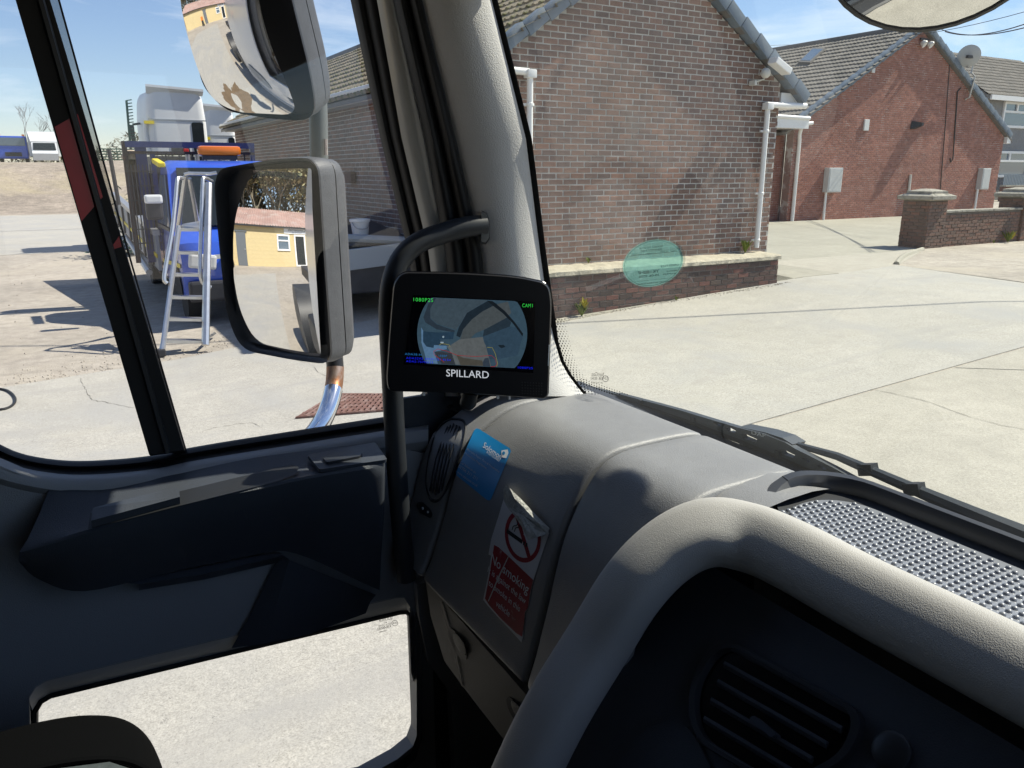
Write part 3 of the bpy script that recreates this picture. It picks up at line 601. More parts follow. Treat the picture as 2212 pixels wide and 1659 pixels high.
pth = [V(22.45, 18.75, 3.66), V(22.1, 18.75, 3.62), V(21.95, 18.75, 3.5), V(21.95, 18.8, 3.3), V(22.12, 18.93, 3.05), V(22.12, 18.93, 0.42)]
MB().tube(pth, 0.062, 12).build('downpipe', 'upvc', b2, True)
MB().tube([V(20.3, 18.5, 3.80), V(22.0, 18.5, 3.78)], 0.06, 10).build('gutter', 'upvc', b2, True)
wn = MB().box((20.95, 19.37, 2.72), (0.55, 0.08, 1.2)).build('window', 'upvc', b2); MB().box((20.98, 19.32, 2.72), (0.38, 0.03, 0.95)).build('pane', 'window_dark', wn)
for (x, z, w_, h_) in ((25.55, 3.69, 0.26, 0.38), (25.58, 5.55, 0.16, 0.24)):
    MB().box((x, 18.97, z), (w_, 0.06, h_), None, 0.015).build('wall_vent', 'lamp_white', b2)
MB().loft([[V(28.1, 18.98, 3.62), V(28.4, 18.98, 3.62), V(28.35, 18.98, 3.9), V(28.15, 18.98, 3.9)], [V(28.38, 18.72, 3.74), V(28.5, 18.72, 3.74), V(28.5, 18.72, 3.84), V(28.38, 18.72, 3.84)]]).build('flue_cowl', 'black_plastic_out', b2)
MB().tube([V(30.0, 18.985, 6.0), V(30.3, 18.985, 3.5), V(30.55, 18.985, 1.2)], 0.014, 6).build('wall_cable', 'wire', b2)
MB().tube([V(30.9, 18.96, 5.2), V(30.72, 18.97, 5.05), V(30.78, 18.97, 4.6), V(31.05, 18.97, 2.55), V(30.95, 18.97, 2.45), V(30.85, 18.97, 2.6)], 0.022, 6).build('wall_cable', 'wire', b2)
MB().tube([V(28.45, 18.95, 1.98), V(28.5, 18.95, 0.55), V(28.55, 18.93, 0.43)], 0.05, 10).build('waste_pipe', 'upvc_dirty', b2, True)
# skylight
p0 = V(21.45, 20, hroof(21.45)) + N2 * 0.06
sk = [on_plane(*p, p0, N2) for p in ((1725, 137), (1757, 106), (1784, 107), (1750, 138))]
sc_ = sum(sk, V(0, 0, 0)) / 4
sf = MB().prism(sk, N2 * 0.07).build('skylight', 'ridge_grey', b2)
MB().prism([lerp(sc_, p, 0.80) + N2 * 0.072 for p in sk], N2 * 0.006).build('pane', 'window_blue', sf)
# satellite dish
ds = thing('satellite_dish', 'grey satellite dish on a cranked pole at the right verge of the red house', 'satellite dish', (31.0, 18.8, 5.2))
dc = at(2094, 122, 1, 18.55); dn = V(0.72, 0.62, 0.30).normalized()
MB().lathe(dc, dn, [(0.01, -0.0), (0.18, 0.012), (0.32, 0.05), (0.40, 0.09), (0.40, 0.10), (0.30, 0.055), (0.01, 0.012)], 28).build('reflector', 'dish_grey', ds, True)
MB().tube([dc, V(31.05, 18.7, 6.0), V(31.02, 18.72, 5.72), V(31.35, 18.75, 5.6), V(31.33, 18.85, 4.85), V(31.30, 18.98, 4.8)], 0.035, 8).build('pole', 'galv', ds, True)
MB().tube([dc - V(0, 0, 0.38), dc - dn * -0.45 - V(0, 0, 0.42)], 0.016, 6).box(dc + dn * 0.45 - V(0, 0, 0.40), (0.08, 0.08, 0.1)).build('feed_arm', 'dark_metal', ds)
MB().box(dc - dn * 0.06, (0.34, 0.10, 0.10), None, 0.01).build('back_bracket', 'dark_metal', ds)
fl = thing('twin_floodlight', 'pair of round white floodlights under the apex of the red house', 'floodlight', (28.2, 18.95, 6.7))
for x in (28.05, 28.45):
    MB().lathe((x, 18.93, 6.62), (0.2, -0.75, -0.6), [(0.03, 0), (0.09, 0.03), (0.13, 0.14), (0.125, 0.17), (0.10, 0.16)], 14).build('lamp', 'lamp_white', fl, True)
MB().box((28.25, 18.96, 6.72), (0.5, 0.06, 0.07)).build('bracket', 'dark_metal', fl)
for (x, lab) in ((23.95, 'tall grey meter cabinet on a post beside the far downpipe'), (33.2, 'grey meter cabinet on a post near the right corner of the red house')):
    mb_ = thing('meter_cabinet', lab, 'meter cabinet', (x, 18.9, 0.4), 'meter cabinets on the red house')
    wdt = 0.72 if x < 25 else 0.56
    MB().box((x, 18.88, 1.80), (wdt, 0.22, 0.84), None, 0.015).build('cabinet', 'meter_box', mb_)
    MB().box((x + 0.01, 18.765, 1.80), (wdt - 0.08, 0.012, 0.76), None, 0.004).build('cabinet_door', 'meter_box', mb_)
    MB().tube([V(x - 0.26, 18.9, 0.42), V(x - 0.26, 18.9, 1.40)], 0.045, 10).build('post', 'upvc', mb_, True)

# ------------------------------------------------------------------ boundary wall with pillars
bw = thing('boundary_wall', 'low weathered brick boundary wall with capped pillars in front of the red house', 'boundary wall', (18.5, 10.7, 0.43))
for (x0, x1) in ((16.75, 17.42), (20.62, 21.29)):
    MB().box(((x0 + x1) / 2, 10.93, 0.95), (x1 - x0, 0.62, 1.06)).build('pillar_core', 'mortar_dark', bw)
    brick_wall(bw, (0, 10.61, 0), (1, 0, 0), (0, -1, 0), lambda z: (x0, x1), 0.40, 1.46, 'brick_wall_c', 'mortar_dark', rough=0.004, seed=21)
    brick_wall(bw, (x0 - 0.008, 0, 0), (0, -1, 0), (-1, 0, 0), lambda z: (-11.24, -10.62), 0.40, 1.46, 'brick_wall_c', 'mortar_dark', maxn=60, rough=0.004, seed=22)
    cx = (x0 + x1) / 2; cyy = 10.92
    def ring(h, k): return [V(cx - k, cyy - k, h), V(cx + k, cyy - k, h), V(cx + k, cyy + k, h), V(cx - k, cyy + k, h)]
    MB().loft([ring(1.475, 0.36), ring(1.50, 0.43), ring(1.57, 0.43), ring(1.60, 0.36), ring(1.62, 0.30), ring(1.67, 0.30), ring(1.72, 0.10)]).build('pillar_cap', 'cap_stone', bw)
MB().box((19.02, 10.78, 0.78), (3.2, 0.20, 0.80)).build('wall_core', 'mortar_dark', bw)
brick_wall(bw, (0, 10.67, 0), (1, 0, 0), (0, -1, 0), lambda z: (17.43, 20.61), 0.40, 1.16, 'brick_wall_c', 'mortar_dark', rough=0.004, maxn=150, seed=23)
for i in range(5): MB().box((17.75 + 0.637 * i, 10.78, 1.215), (0.625, 0.28, 0.05), None, 0.008).build('coping', 'cap_stone', bw)
MB().box((22.9, 10.78, 0.78), (3.2, 0.2, 0.8)).build('wall_core', 'brick_wall_c', bw)
weed((20.0, 10.55, 0.43), 0.30, 50, 'weed', 'green weed at the foot of the far boundary wall', 6)
weed((20.05, 10.5, 0.5), 0.24, 24, 'weed_yellow', 'yellow flowers at the foot of the far boundary wall', 7)
weed((19.4, 10.55, 0.43), 0.10, 30, 'weed', 'low green tuft left of the yellow flowers by the boundary wall', 8)

# ------------------------------------------------------------------ house at the right edge
b3 = thing('pebbledash_house', 'grey pebbledash house with tiled roof and white windows at the right edge', 'house', (50, 27, 0.3))
MB().box((52.2, 27.9, 3.2), (11.6, 1.8, 5.9)).build('wall', 'pebbledash', b3)
S3 = V(0, 1, 0.72).normalized(); N3 = V(0, -0.72, 1).normalized()
tile_roof(b3, (45.9, 26.6, 6.25), (1, 0, 0), S3, N3, 9.5, 4.4, 'roof_tile', tw=0.36, te=0.36, maxn=200, seed=5)
MB().prism([V(45.9, 26.6, 6.22), V(45.9, 30.4, 8.95), V(45.9, 30.4, 6.0), V(45.9, 26.6, 6.0)], (12, 0, 0)).build('roof_deck', 'ridge_grey', b3)
MB().box((51, 26.55, 6.10), (9.6, 0.12, 0.26)).build('fascia', 'upvc', b3)
for (x0, z0, x1, z1) in ((48.35, 4.55, 51.6, 6.0), (48.35, 1.75, 51.9, 3.25)):
    wf = plate('window', [(x0, z0), (x1, z0), (x1, z1), (x0, z1)], [[(x0 + 0.14, z0 + 0.14), (x1 - 0.14, z0 + 0.14), (x1 - 0.14, z1 - 0.62), (x0 + 0.14, z1 - 0.62)], [(x0 + 0.16, z1 - 0.5), (x0 + 1.3, z1 - 0.5), (x0 + 1.3, z1 - 0.14), (x0 + 0.16, z1 - 0.14)], [(x0 + 1.45, z1 - 0.5), (x1 - 0.14, z1 - 0.5), (x1 - 0.14, z1 - 0.14), (x0 + 1.45, z1 - 0.14)]], lambda u, v: V(u, 26.9, v), (0, 0.1, 0), 'upvc', b3)
    MB().box(((x0 + x1) / 2, 26.99, (z0 + z1) / 2), (x1 - x0 - 0.1, 0.03, z1 - z0 - 0.1)).build('pane', 'window_blue', wf)
yf = thing('yard_fence', 'blue grey slatted fence on a dark brick base at the right edge', 'fence', (50, 25.5, 0.4))
MB().box((51.0, 25.6, 0.78), (8, 0.25, 0.95)).build('base_wall', 'brick_dark', yf)
MB().box((51.0, 25.56, 1.29), (8, 0.36, 0.08)).build('coping', 'cap_stone', yf)
for i in range(48): MB().box((47.1 + 0.16 * i, 25.6, 1.62), (0.125, 0.03, 0.58)).build('slat', 'fence_blue', yf)
# overhead wires
for j, (a, b_) in enumerate((((29.0, 18.7, 7.0), at(2260, 35, 1, 10)), ((28.8, 18.7, 7.05), at(2260, 46, 1, 10)), ((28.6, 22, 7.2), at(2260, 12, 1, 12)))):
    a = Vector(a); b_ = Vector(b_); P = [lerp(a, b_, t / 14) - V(0, 0, 0.9 * (t / 14) * (1 - t / 14)) for t in range(15)]
    tag(MB().tube(P, 0.014 if j < 2 else 0.009, 5).build('overhead_wire', 'wire'), ['lower of two thick overhead wires leaving the red gable', 'upper of two thick overhead wires leaving the red gable', 'thin uppermost overhead wire at the right edge of the sky'][j], 'wire', 'overhead wires')
a, b_ = at(1600, 100, 1, 40), at(1800, 94, 1, 40)
tag(MB().tube([lerp(a, b_, t / 8) for t in range(9)], 0.012, 5).build('overhead_wire', 'wire'), 'thin overhead wire between the two rooflines', 'wire', 'overhead wires')

# cracks in the near slab, and the cable that draws a thin shadow over the yard
def crack(pts, w_, label):
    P = [G(*p) for p in pts]; Q = spline(P, 5); rn = random.Random(len(pts) + int(pts[0][0])); L = []; Rr = []
    for i, p in enumerate(Q):
        t = (Q[min(i + 1, len(Q) - 1)] - Q[max(i - 1, 0)]).normalized(); nrm = V(-t.y, t.x, 0); j = nrm * rn.uniform(-0.012, 0.012); k = w_ * rn.uniform(0.08, 0.5)
        L.append(p + j + nrm * k + V(0, 0, 0.011)); Rr.append(p + j - nrm * k + V(0, 0, 0.011))
    tag(MB().loft([L, Rr], False).build('crack', 'joint_dirt'), label, 'crack', 'cracks in the slab')
crack([(175, 818), (180, 835), (190, 851), (202, 866), (235, 872), (292, 884)], 0.007, 'jagged crack in the pale slab left of the divider bar')
crack([(432, 937), (455, 929), (488, 922), (545, 916), (568, 928)], 0.006, 'curved crack in the pale slab below the lower mirror')
crack([(640, 780), (672, 790), (685, 803), (712, 818), (760, 828)], 0.006, 'crack in the slab right of the mirror arm')
crack([(0, 812), (120, 800), (262, 797)], 0.012, 'dark joint along the edge of the pale slab')
crack([(1880, 843), (1990, 866), (2100, 905), (2212, 930)], 0.010, 'thin crack crossing the rough slab at right')
a, b_ = G(1215, 700), G(2260, 652); t0 = 7.5 / sdir.z
a, b_ = a + sdir * t0, b_ + sdir * t0; dd = (b_ - a).normalized()
tag(MB().tube([a - dd * 25, a, b_, b_ + dd * 15], 0.022, 6).build('overhead_cable', 'wire'), 'high overhead cable whose thin shadow crosses the concrete slab', 'cable')

rn = random.Random(21); mb = MB()
def stone(p, r):
    k = [rn.uniform(0.6, 1.2) for _ in range(6)]
    P = [p + V(r * k[0], 0, 0), p + V(0, r * k[1], 0), p + V(-r * k[2], 0, 0), p + V(0, -r * k[3], 0), p + V(rn.uniform(-.3, .3) * r, rn.uniform(-.3, .3) * r, r * k[4] * 0.8)]
    mb.add(P, [(0, 1, 4), (1, 2, 4), (2, 3, 4), (3, 0, 4)])
for i in range(1100):
    p = e1 + de * rn.uniform(-2, 5.2) + V(0, abs(rn.gauss(0, 0.35)) - 0.05, 0); p.z = gz(p.x, p.y) + 0.004; stone(p, rn.uniform(0.004, 0.014))
for i in range(500):
    x = rn.uniform(4.6, 9.9); p = V(x, 8.46 - abs(rn.gauss(0, 0.06)), gz(x, 0) + 0.008); stone(p, rn.uniform(0.005, 0.018))
for i in range(500):
    p = V(rn.uniform(-6, 4), rn.uniform(9.5, 22), 0); p.z = gz(p.x, p.y) + 0.003; stone(p, rn.uniform(0.006, 0.025))
gv = stuff(mb.build('gravel', 'rough_concrete')); gv['label'] = 'loose gravel along the slab edge and wall foot'; gv['category'] = 'gravel'

# ------------------------------------------------------------------ wheels shared by the vehicles
def wheel(parent, c, axis, r, w, rim='galv'):
    t = MB().lathe(Vector(c) - Vector(axis) * w / 2, axis, [(r * 0.62, 0), (r * 0.96, 0.0), (r, w * 0.15), (r, w * 0.85), (r * 0.96, w), (r * 0.62, w)], 20).build('wheel', 'tyre', parent, True)
    MB().lathe(Vector(c) - Vector(axis) * w * 0.42, axis, [(0.03, 0.02), (r * 0.5, 0.0), (r * 0.63, -0.01), (r * 0.63, w * 0.8), (0.03, w * 0.84)], 16).build('rim', rim, t, True)

# ------------------------------------------------------------------ blue tipper truck facing the lorry
tk = thing('blue_tipper_truck', 'blue dropside tipper truck with amber roof beacon behind the stepladder', 'truck', (2.3, 13.5, 0))
X0, X1 = 1.42, 3.40
prof = [(11.35, 0.45), (11.28, 0.60), (11.28, 0.95), (11.42, 1.16), (11.95, 1.30), (12.55, 2.14), (12.75, 2.24), (13.35, 2.26), (13.45, 2.15), (13.45, 0.5)]
rings = []
for x, k, dz in ((X0, 0.90, 0.0), (X0 + 0.10, 0.985, 0.0), (X0 + 0.35, 1.0, 0.0), (X1 - 0.35, 1.0, 0.0), (X1 - 0.10, 0.985, 0.0), (X1, 0.90, 0.0)):
    tumb = 0.0
    rings.append([V(x + (0.10 * max(z - 1.3, 0) if x < 2.4 else -0.10 * max(z - 1.3, 0)), 12.4 + (y - 12.4) * k, 0.45 + (z - 0.45) * (0.97 if k < 0.95 else 1)) for y, z in prof])
MB().loft(rings).build('cab_body', 'truck_blue', tk, True)
MB().prism([V(X0 + 0.13, 11.96, 1.33), V(X1 - 0.13, 11.96, 1.33), V(X1 - 0.20, 12.53, 2.12), V(X0 + 0.20, 12.53, 2.12)], (0, -0.040, 0.03)).build('windscreen', 'window_dark', tk)
wd = MB().prism([V(X0 - 0.005, 12.10, 1.34), V(X0 - 0.005, 13.25, 1.34), V(X0 + 0.06, 13.20, 2.05), V(X0 + 0.06, 12.62, 2.05)], (-0.02, 0, 0)).build('side_window', 'window_blue', tk)
MB().box((X0 - 0.02, 12.72, 1.30), (0.03, 1.3, 0.05)).build('waist_strip', 'dark_metal', tk)
MB().box((X0 + 0.02, 12.9, 2.22), (0.10, 0.75, 0.07), Matrix.Rotation(R(5), 3, 'X'), 0.02).build('gutter_rail', 'hivis_yellow', tk)
MB().box((2.41, 11.27, 0.52), (1.9, 0.16, 0.28), None, 0.04).build('bumper', 'dark_metal', tk)
MB().box((2.41, 11.262, 0.86), (1.0, 0.05, 0.20), None, 0.02).build('grille', 'dark_metal', tk)
for x in (X0 + 0.25, X1 - 0.25): MB().box((x, 11.275, 0.92), (0.36, 0.08, 0.20), Matrix.Rotation(R(8), 3, 'Y'), 0.04).build('headlight', 'lamp_white', tk)
for x, s_ in ((X0, -1), (X1, 1)):
    mm = MB().box((x + s_ * 0.20, 12.0, 1.62), (0.22, 0.12, 0.34), None, 0.04).build('door_mirror', 'dark_metal', tk); MB().box((x + s_ * 0.20, 11.96, 1.73), (0.23, 0.10, 0.12), None, 0.03).build('mirror_cap', 'white_paint', mm)
bl = MB(); bl.box((2.32, 12.95, 2.40), (0.62, 0.20, 0.14), None, 0.05); bb = bl.build('beacon_bar', 'amber', tk, True)
MB().box((2.32, 12.95, 2.30), (0.50, 0.12, 0.06)).build('beacon_base', 'dark_metal', bb)
# front and side details
MB().box((2.41, 11.235, 0.60), (0.52, 0.012, 0.11), None, 0.003).build('number_plate', 'lamp_white', tk)
for i in range(5): MB().box((2.41, 11.232, 0.80 + i * 0.032), (0.96, 0.012, 0.010)).build('grille_bar', 'galv', tk)
for x in (2.0, 2.75): MB().tube([V(x, 11.93, 1.36), V(x + 0.42, 12.12, 1.62)], 0.010, 6).build('wiper', 'dark_metal', tk)
MB().box((X0 - 0.012, 12.05, 0.95), (0.012, 0.012, 0.9)).box((X0 - 0.012, 13.22, 0.95), (0.012, 0.012, 0.9)).box((X0 - 0.012, 12.64, 0.52), (0.012, 1.18, 0.012)).build('door_gap', 'dark_metal', tk)
MB().box((X0 - 0.02, 13.08, 1.18), (0.03, 0.14, 0.035), None, 0.008).build('door_handle', 'dark_metal', tk)
MB().prism([V(X0 - 0.008, 11.5, 0.88), V(X0 - 0.008, 13.4, 0.78), V(X0 - 0.008, 13.4, 0.72), V(X0 - 0.008, 11.5, 0.82)], (-0.006, 0, 0)).build('side_stripe', 'hivis_yellow', tk)
MB().prism([V(X0 - 0.006, 12.0 + 0.46 * math.cos(a), 0.38 + 0.46 * math.sin(a)) for a in [math.pi * k / 12 for k in range(13)]], (-0.01, 0, 0)).build('wheel_arch', 'tyre', tk)
MB().prism([V(X0 + 0.30, 11.262, 1.0), V(X0 + 0.80, 11.262, 1.02), V(X0 + 0.66, 11.262, 0.96), V(X0 + 0.34, 11.262, 0.94)], (0, -0.004, 0)).build('front_decal', 'lamp_white', tk)
for i in range(9): MB().tube([V(1.25 + i * 0.2, 13.74, 1.4), V(1.25 + i * 0.2, 13.74, 2.4)], 0.012, 5).build('headboard_bar', 'dark_metal', tk)
# headboard
for x, mt in ((1.08, 'rust_brown'), (1.30, 'truck_navy'), (2.98, 'truck_navy'), (1.46, 'truck_navy')):
    MB().box((x, 13.75, 1.62), (0.07 if x != 1.30 else 0.16, 0.08, 1.85 if x != 1.46 else 1.5)).build('headboard_post', mt, tk)
MB().box((2.05, 13.72, 2.50), (1.92, 0.09, 0.09)).build('headboard_rail', 'truck_navy', tk)
MB().box((2.05, 13.72, 2.38), (1.92, 0.05, 0.04)).build('headboard_rail', 'rust_brown', tk)
MB().box((1.70, 13.80, 1.60), (0.7, 0.03, 0.95)).build('headboard_panel', 'rust_brown', tk)
MB().box((1.19, 13.95, 1.85), (0.22, 0.25, 0.85), None, 0.03).build('load_box', 'rust_brown', tk)
MB().lathe((1.17, 13.9, 2.28), (0, 0, 1), [(0.02, 0.14), (0.10, 0.12), (0.14, 0.04), (0.13, 0), (0.02, 0)], 12).build('load_bag', 'plywood', tk, True)
for i in range(7): MB().box((1.08 + i * 0.055, 13.72, 1.55), (0.018, 0.03, 1.3)).build('mesh_bar', 'dark_metal', tk)
for i in range(6): MB().box((1.25, 13.71, 1.0 + i * 0.22), (0.42, 0.02, 0.016)).build('mesh_bar', 'dark_metal', tk)
MB().tube([V(0.86, 13.7, 2.42), V(0.90, 13.68, 1.6)], 0.03, 8).build('side_stake', 'dark_metal', tk)
for i in range(5): MB().tube([V(2.0 + i * 0.14, 13.9, 2.0), V(2.0 + i * 0.14, 13.9, 2.36)], 0.035, 8).build('load_tube', 'galv', tk)
# dropside body, slightly raised at its tail
def dside(dx, mat):
    def D(t, h): return V(lerp(1.34, 1.08, t) + dx, lerp(13.5, 17.8, t), lerp(0.58, 1.10, t) + h)
    o = MB().prism([D(0, 0), D(1, 0), D(1, 0.52), D(0, 0.55)], (0.05, 0, 0)).build('dropside', mat, tk)
    MB().prism([D(0, 0.55) - V(.03, 0, 0), D(1, 0.52) - V(.03, 0, 0), D(1, 0.60) - V(.03, 0, 0), D(0, 0.63) - V(.03, 0, 0)], (0.10, 0, 0)).build('top_rail', 'galv', o)
    MB().prism([D(0, 0.20) - V(.015, 0, 0), D(1, 0.18) - V(.015, 0, 0), D(1, 0.23) - V(.015, 0, 0), D(0, 0.26) - V(.015, 0, 0)], (0.02, 0, 0)).build('amber_line', 'hivis_yellow', o)
    for i in range(6): MB().prism([D(0.08 + i * .16, 0.02) - V(.03, 0, 0), D(0.10 + i * .16, 0.02) - V(.03, 0, 0), D(0.10 + i * .16, 0.53) - V(.03, 0, 0), D(0.08 + i * .16, 0.53) - V(.03, 0, 0)], (0.04, 0, 0)).build('rib', 'dark_metal', o)
dside(0, 'grey_panel'); dside(2.0, 'grey_panel')
MB().prism([V(1.36, 13.6, 0.60), V(1.10, 17.8, 1.12), V(3.1, 17.8, 1.12), V(3.35, 13.6, 0.60)], (0, 0, -0.08)).build('bed', 'rust_brown', tk)
MB().box((2.35, 15.0, 0.58), (0.9, 5.6, 0.18)).build('chassis', 'dark_metal', tk)
MB().tube([V(1.2, 13.6, 0.55), V(1.2, 17.3, 0.85)], 0.05, 8).build('side_guard', 'galv', tk)
for x in (1.6, 3.22):
    for y in (12.0, 16.4): wheel(tk, (x, y, 0.36), (1, 0, 0), 0.36, 0.24)

# ------------------------------------------------------------------ aluminium platform stepladder
ld = thing('stepladder', 'aluminium platform stepladder with handrails standing before the blue truck', 'stepladder', (1.1, 9.7, 0))
lc = V(1.12, 9.70, 0); lv = (lc - CAM); ln_ = V(lv.x, lv.y, 0).normalized()
def LP(cx, cy_, back=0.0):
    px = (450 + cx / 2.073) / 1.8228; py = (650 + cy_ / 2.073) / 1.8228
    return on_plane(px, py, lc + ln_ * back, ln_)
def bar(name, pts, r, flat=1.0): return MB().tube(pts, r, 8, True, flat).build(name, 'alu', ld, True)
bar('stile', [LP(392, 1520), LP(455, 1050, .35), LP(530, 500, .8)], 0.032)
bar('stile', [LP(745, 1470), LP(755, 900, .35), LP(770, 150, .9)], 0.045)
for (a, b_, y0, dp) in ((470, 720, 885, .50), (445, 725, 1070, .36), (425, 728, 1250, .22), (400, 730, 1430, .06), (495, 715, 705, .64)):
    A, B = LP(a, y0, dp), LP(b_, y0 + 4, dp); MB().prism([A, B, B + V(0, 0, -0.035), A + V(0, 0, -0.035)], ln_ * 0.12).build('tread', 'alu', ld)
A, B, Cc, D = LP(515, 515, .75), LP(735, 515, .75), LP(700, 455, 1.05), LP(560, 480, 1.05)
MB().prism([A, B, Cc, D], (0, 0, -0.04)).build('platform', 'alu', ld)
bar('handrail', spline([LP(430, 965, .4), LP(408, 935, .4), LP(420, 830, .45), LP(470, 560, .6), LP(500, 300, .75), LP(515, 130, .85), LP(530, 105, .9), LP(560, 110, 1.0)], 5), 0.024)
bar('handrail', spline([LP(790, 1000, .4), LP(735, 975, .4), LP(708, 920, .4), LP(700, 800, .45), LP(712, 450, .7), LP(722, 140, .85), LP(740, 108, .9), LP(800, 135, 1.0)], 5), 0.024)
bar('rear_leg', [LP(580, 90, 1.0), LP(520, 520, 1.25), LP(480, 850, 1.6)], 0.028)
bar('rear_leg', [LP(615, 110, 1.0), LP(650, 300, 1.2), LP(680, 470, 1.5)], 0.026)
bar('guard_rail', [LP(570, 78, 1.0), LP(610, 68, 1.0), LP(780, 72, 1.0), LP(835, 62, 1.0)], 0.022)
bar('brace', [LP(400, 1430, .1), LP(370, 1540, .05)], 0.022)
bar('brace', [LP(735, 1430, .1), LP(820, 1375, .8)], 0.02)
for (x, y) in ((385, 1530), (735, 1555)):
    MB().box(LP(x, y), (0.09, 0.09, 0.09), None, 0.015).build('foot', 'dark_metal', ld)

# ------------------------------------------------------------------ dark trailer beside the side wall, bucket on it
tr = thing('dark_trailer', 'dark loaded trailer with a pale tailboard in the shade of the side wall', 'trailer', (3.9, 10.8, 0.1))
MB().box((3.95, 11.6, 0.72), (1.3, 2.6, 0.5), None, 0.03).build('body', 'dark_metal', tr)
MB().box((3.93, 10.27, 0.98), (1.30, 0.05, 0.28), Matrix.Rotation(R(-4), 3, 'Y'), 0.01).build('tailboard', 'grey_panel', tr)
MB().prism([V(3.35, 10.6, 1.0), V(4.6, 10.6, 1.0), V(4.55, 12.6, 1.22), V(3.4, 12.6, 1.3)], (0, 0, 0.10)).build('load', 'dark_metal', tr)
MB().tube([V(3.36, 10.5, 1.22), V(4.6, 10.42, 1.12)], 0.06, 8).build('load_pole', 'grey_panel', tr)
for x in (3.3, 4.6): wheel(tr, (x, 11.8, 0.42), (1, 0, 0), 0.30, 0.16, 'dark_metal')
bk = thing('bucket', 'white plastic bucket standing on the dark trailer load', 'bucket', (3.78, 10.9, 1.2))
MB().lathe((3.80, 10.95, 1.13), (0, 0, 1), [(0.10, 0), (0.135, 0.27), (0.15, 0.275), (0.15, 0.31), (0.14, 0.31), (0.10, 0.03)], 20).build('shell', 'bucket_white', bk, True)
MB().tube(spline([V(3.66, 10.93, 1.42), V(3.70, 10.80, 1.32), V(3.85, 10.79, 1.32), V(3.94, 10.93, 1.42)], 4), 0.006, 6).build('handle', 'galv', bk)

# ------------------------------------------------------------------ white sleeper-cab tractors behind the tipper
def tractor(name, label, c, yaw, w_, d_, zt, zb, group):
    t = thing(name, label, 'lorry', (c[0], c[1], 0), group); rot = Matrix.Rotation(yaw, 3, 'Z')
    def P(x, y, z): return rot @ V(x, y, 0) + V(c[0], c[1], z)
    h = zt - zb; rg = []
    for z, k, fy in ((zb, 1.0, 0.0), (zb + h * 0.52, 1.0, 0.0), (zb + h * 0.60, 0.985, 0.0), (zb + h * 0.86, 0.95, 0.12), (zt - 0.10, 0.92, 0.22), (zt, 0.86, 0.34)):
        x = w_ / 2 * k; y0 = -d_ / 2; y1 = d_ / 2 - fy
        o = round_poly([V(-x, y0, 0), V(x, y0, 0), V(x, y1, 0), V(-x, y1, 0)], 0.22, 4); rg.append([P(p.x, p.y, z) for p in o])
    MB().loft(rg).build('cab', 'white_far', t, True)
    MB().prism([P(-w_ / 2 * 0.93, -d_ / 2 + 0.05, zt - 0.06), P(w_ / 2 * 0.93, -d_ / 2 + 0.05, zt - 0.06), P(w_ / 2 * 0.93, -d_ / 2 - 0.10, zt + 0.05), P(-w_ / 2 * 0.95, -d_ / 2 - 0.10, zt + 0.11)], (0, 0, 0.06)).build('roof_deflector', 'white_far', t)
    MB().box(P(0, -d_ / 2 - 0.005, zb + h * 0.56), (w_ * 0.96, 0.02, 0.03), rot).build('panel_joint', 'grey_panel', t)
    pts = round_poly([V(w_ * 0.22, 0, zb + 0.05), V(w_ * 0.42, 0, zb + 0.05), V(w_ * 0.42, 0, zb + h * 0.53), V(w_ * 0.22, 0, zb + h * 0.53)], 0.07, 4)
    MB().prism([P(p.x, -d_ / 2 - 0.012, p.z) for p in pts], rot @ V(0, 0.02, 0)).build('rear_window', 'window_dark', t)
    MB().prism([P(x, -d_ / 2 - 0.014, z) for x, z in ((-w_ * 0.16, zb), (w_ * 0.16, zb), (w_ * 0.14, zb + h * 0.14), (-w_ * 0.16, zb + h * 0.14))], rot @ V(0, 0.02, 0)).build('lower_recess', 'dark_metal', t)
    MB().box(P(w_ * 0.08, -d_ / 2 - 0.03, zb + h * 0.05), (0.14, 0.06, 0.14), rot, 0.02).build('coupling', 'red_paint', t)
    MB().tube([P(-w_ / 2 - 0.02, -d_ / 2 + 0.1, zb), P(-w_ / 2 - 0.05, -d_ / 2 + 0.15, zb + h * 0.35), P(-w_ / 2 - 0.02, -d_ / 2 + 0.1, zb + h * 0.5)], 0.06, 8).build('side_fairing', 'white_far', t, True)
    mr_ = MB().box(P(-w_ / 2 - 0.24, d_ * 0.1, zb + h * 0.40), (0.14, 0.14, 0.30), rot, 0.04).build('wing_mirror', 'dark_metal', t)
    MB().box(P(-w_ / 2 - 0.22, d_ * 0.1, zb + h * 0.27), (0.12, 0.12, 0.14), rot, 0.04).build('wide_mirror', 'dark_metal', mr_)
    MB().tube([P(-w_ / 2 - 0.2, d_ * 0.1, zb + h * 0.50), P(-w_ / 2, d_ * 0.1, zb + h * 0.52)], 0.03, 6).tube([P(-w_ / 2 - 0.2, d_ * 0.1, zb + h * 0.22), P(-w_ / 2 + 0.1, -d_ * 0.4, zb)], 0.03, 6).build('mirror_arm', 'dark_metal', mr_)
    MB().box(P(-w_ / 2 + 0.04, -d_ / 2 + 0.02, zb + h * 0.51), (0.24, 0.10, 0.08), rot).build('marker', 'hivis_yellow', t)
    MB().box(P(0, 0.2, zb - 0.5), (w_ * 0.9, d_ * 1.3, 0.9), rot).build('chassis', 'dark_metal', t)
    for sx in (-1, 1): wheel(t, P(sx * w_ * 0.42, d_ * 0.25, 0.5), rot @ V(1, 0, 0), 0.5, 0.3, 'dark_metal')
tractor('tractor_unit', 'tall white sleeper cab seen above the blue truck', (3.22, 24.8), R(4), 1.55, 1.8, 4.15, 2.55, 'white lorry cabs behind the truck')
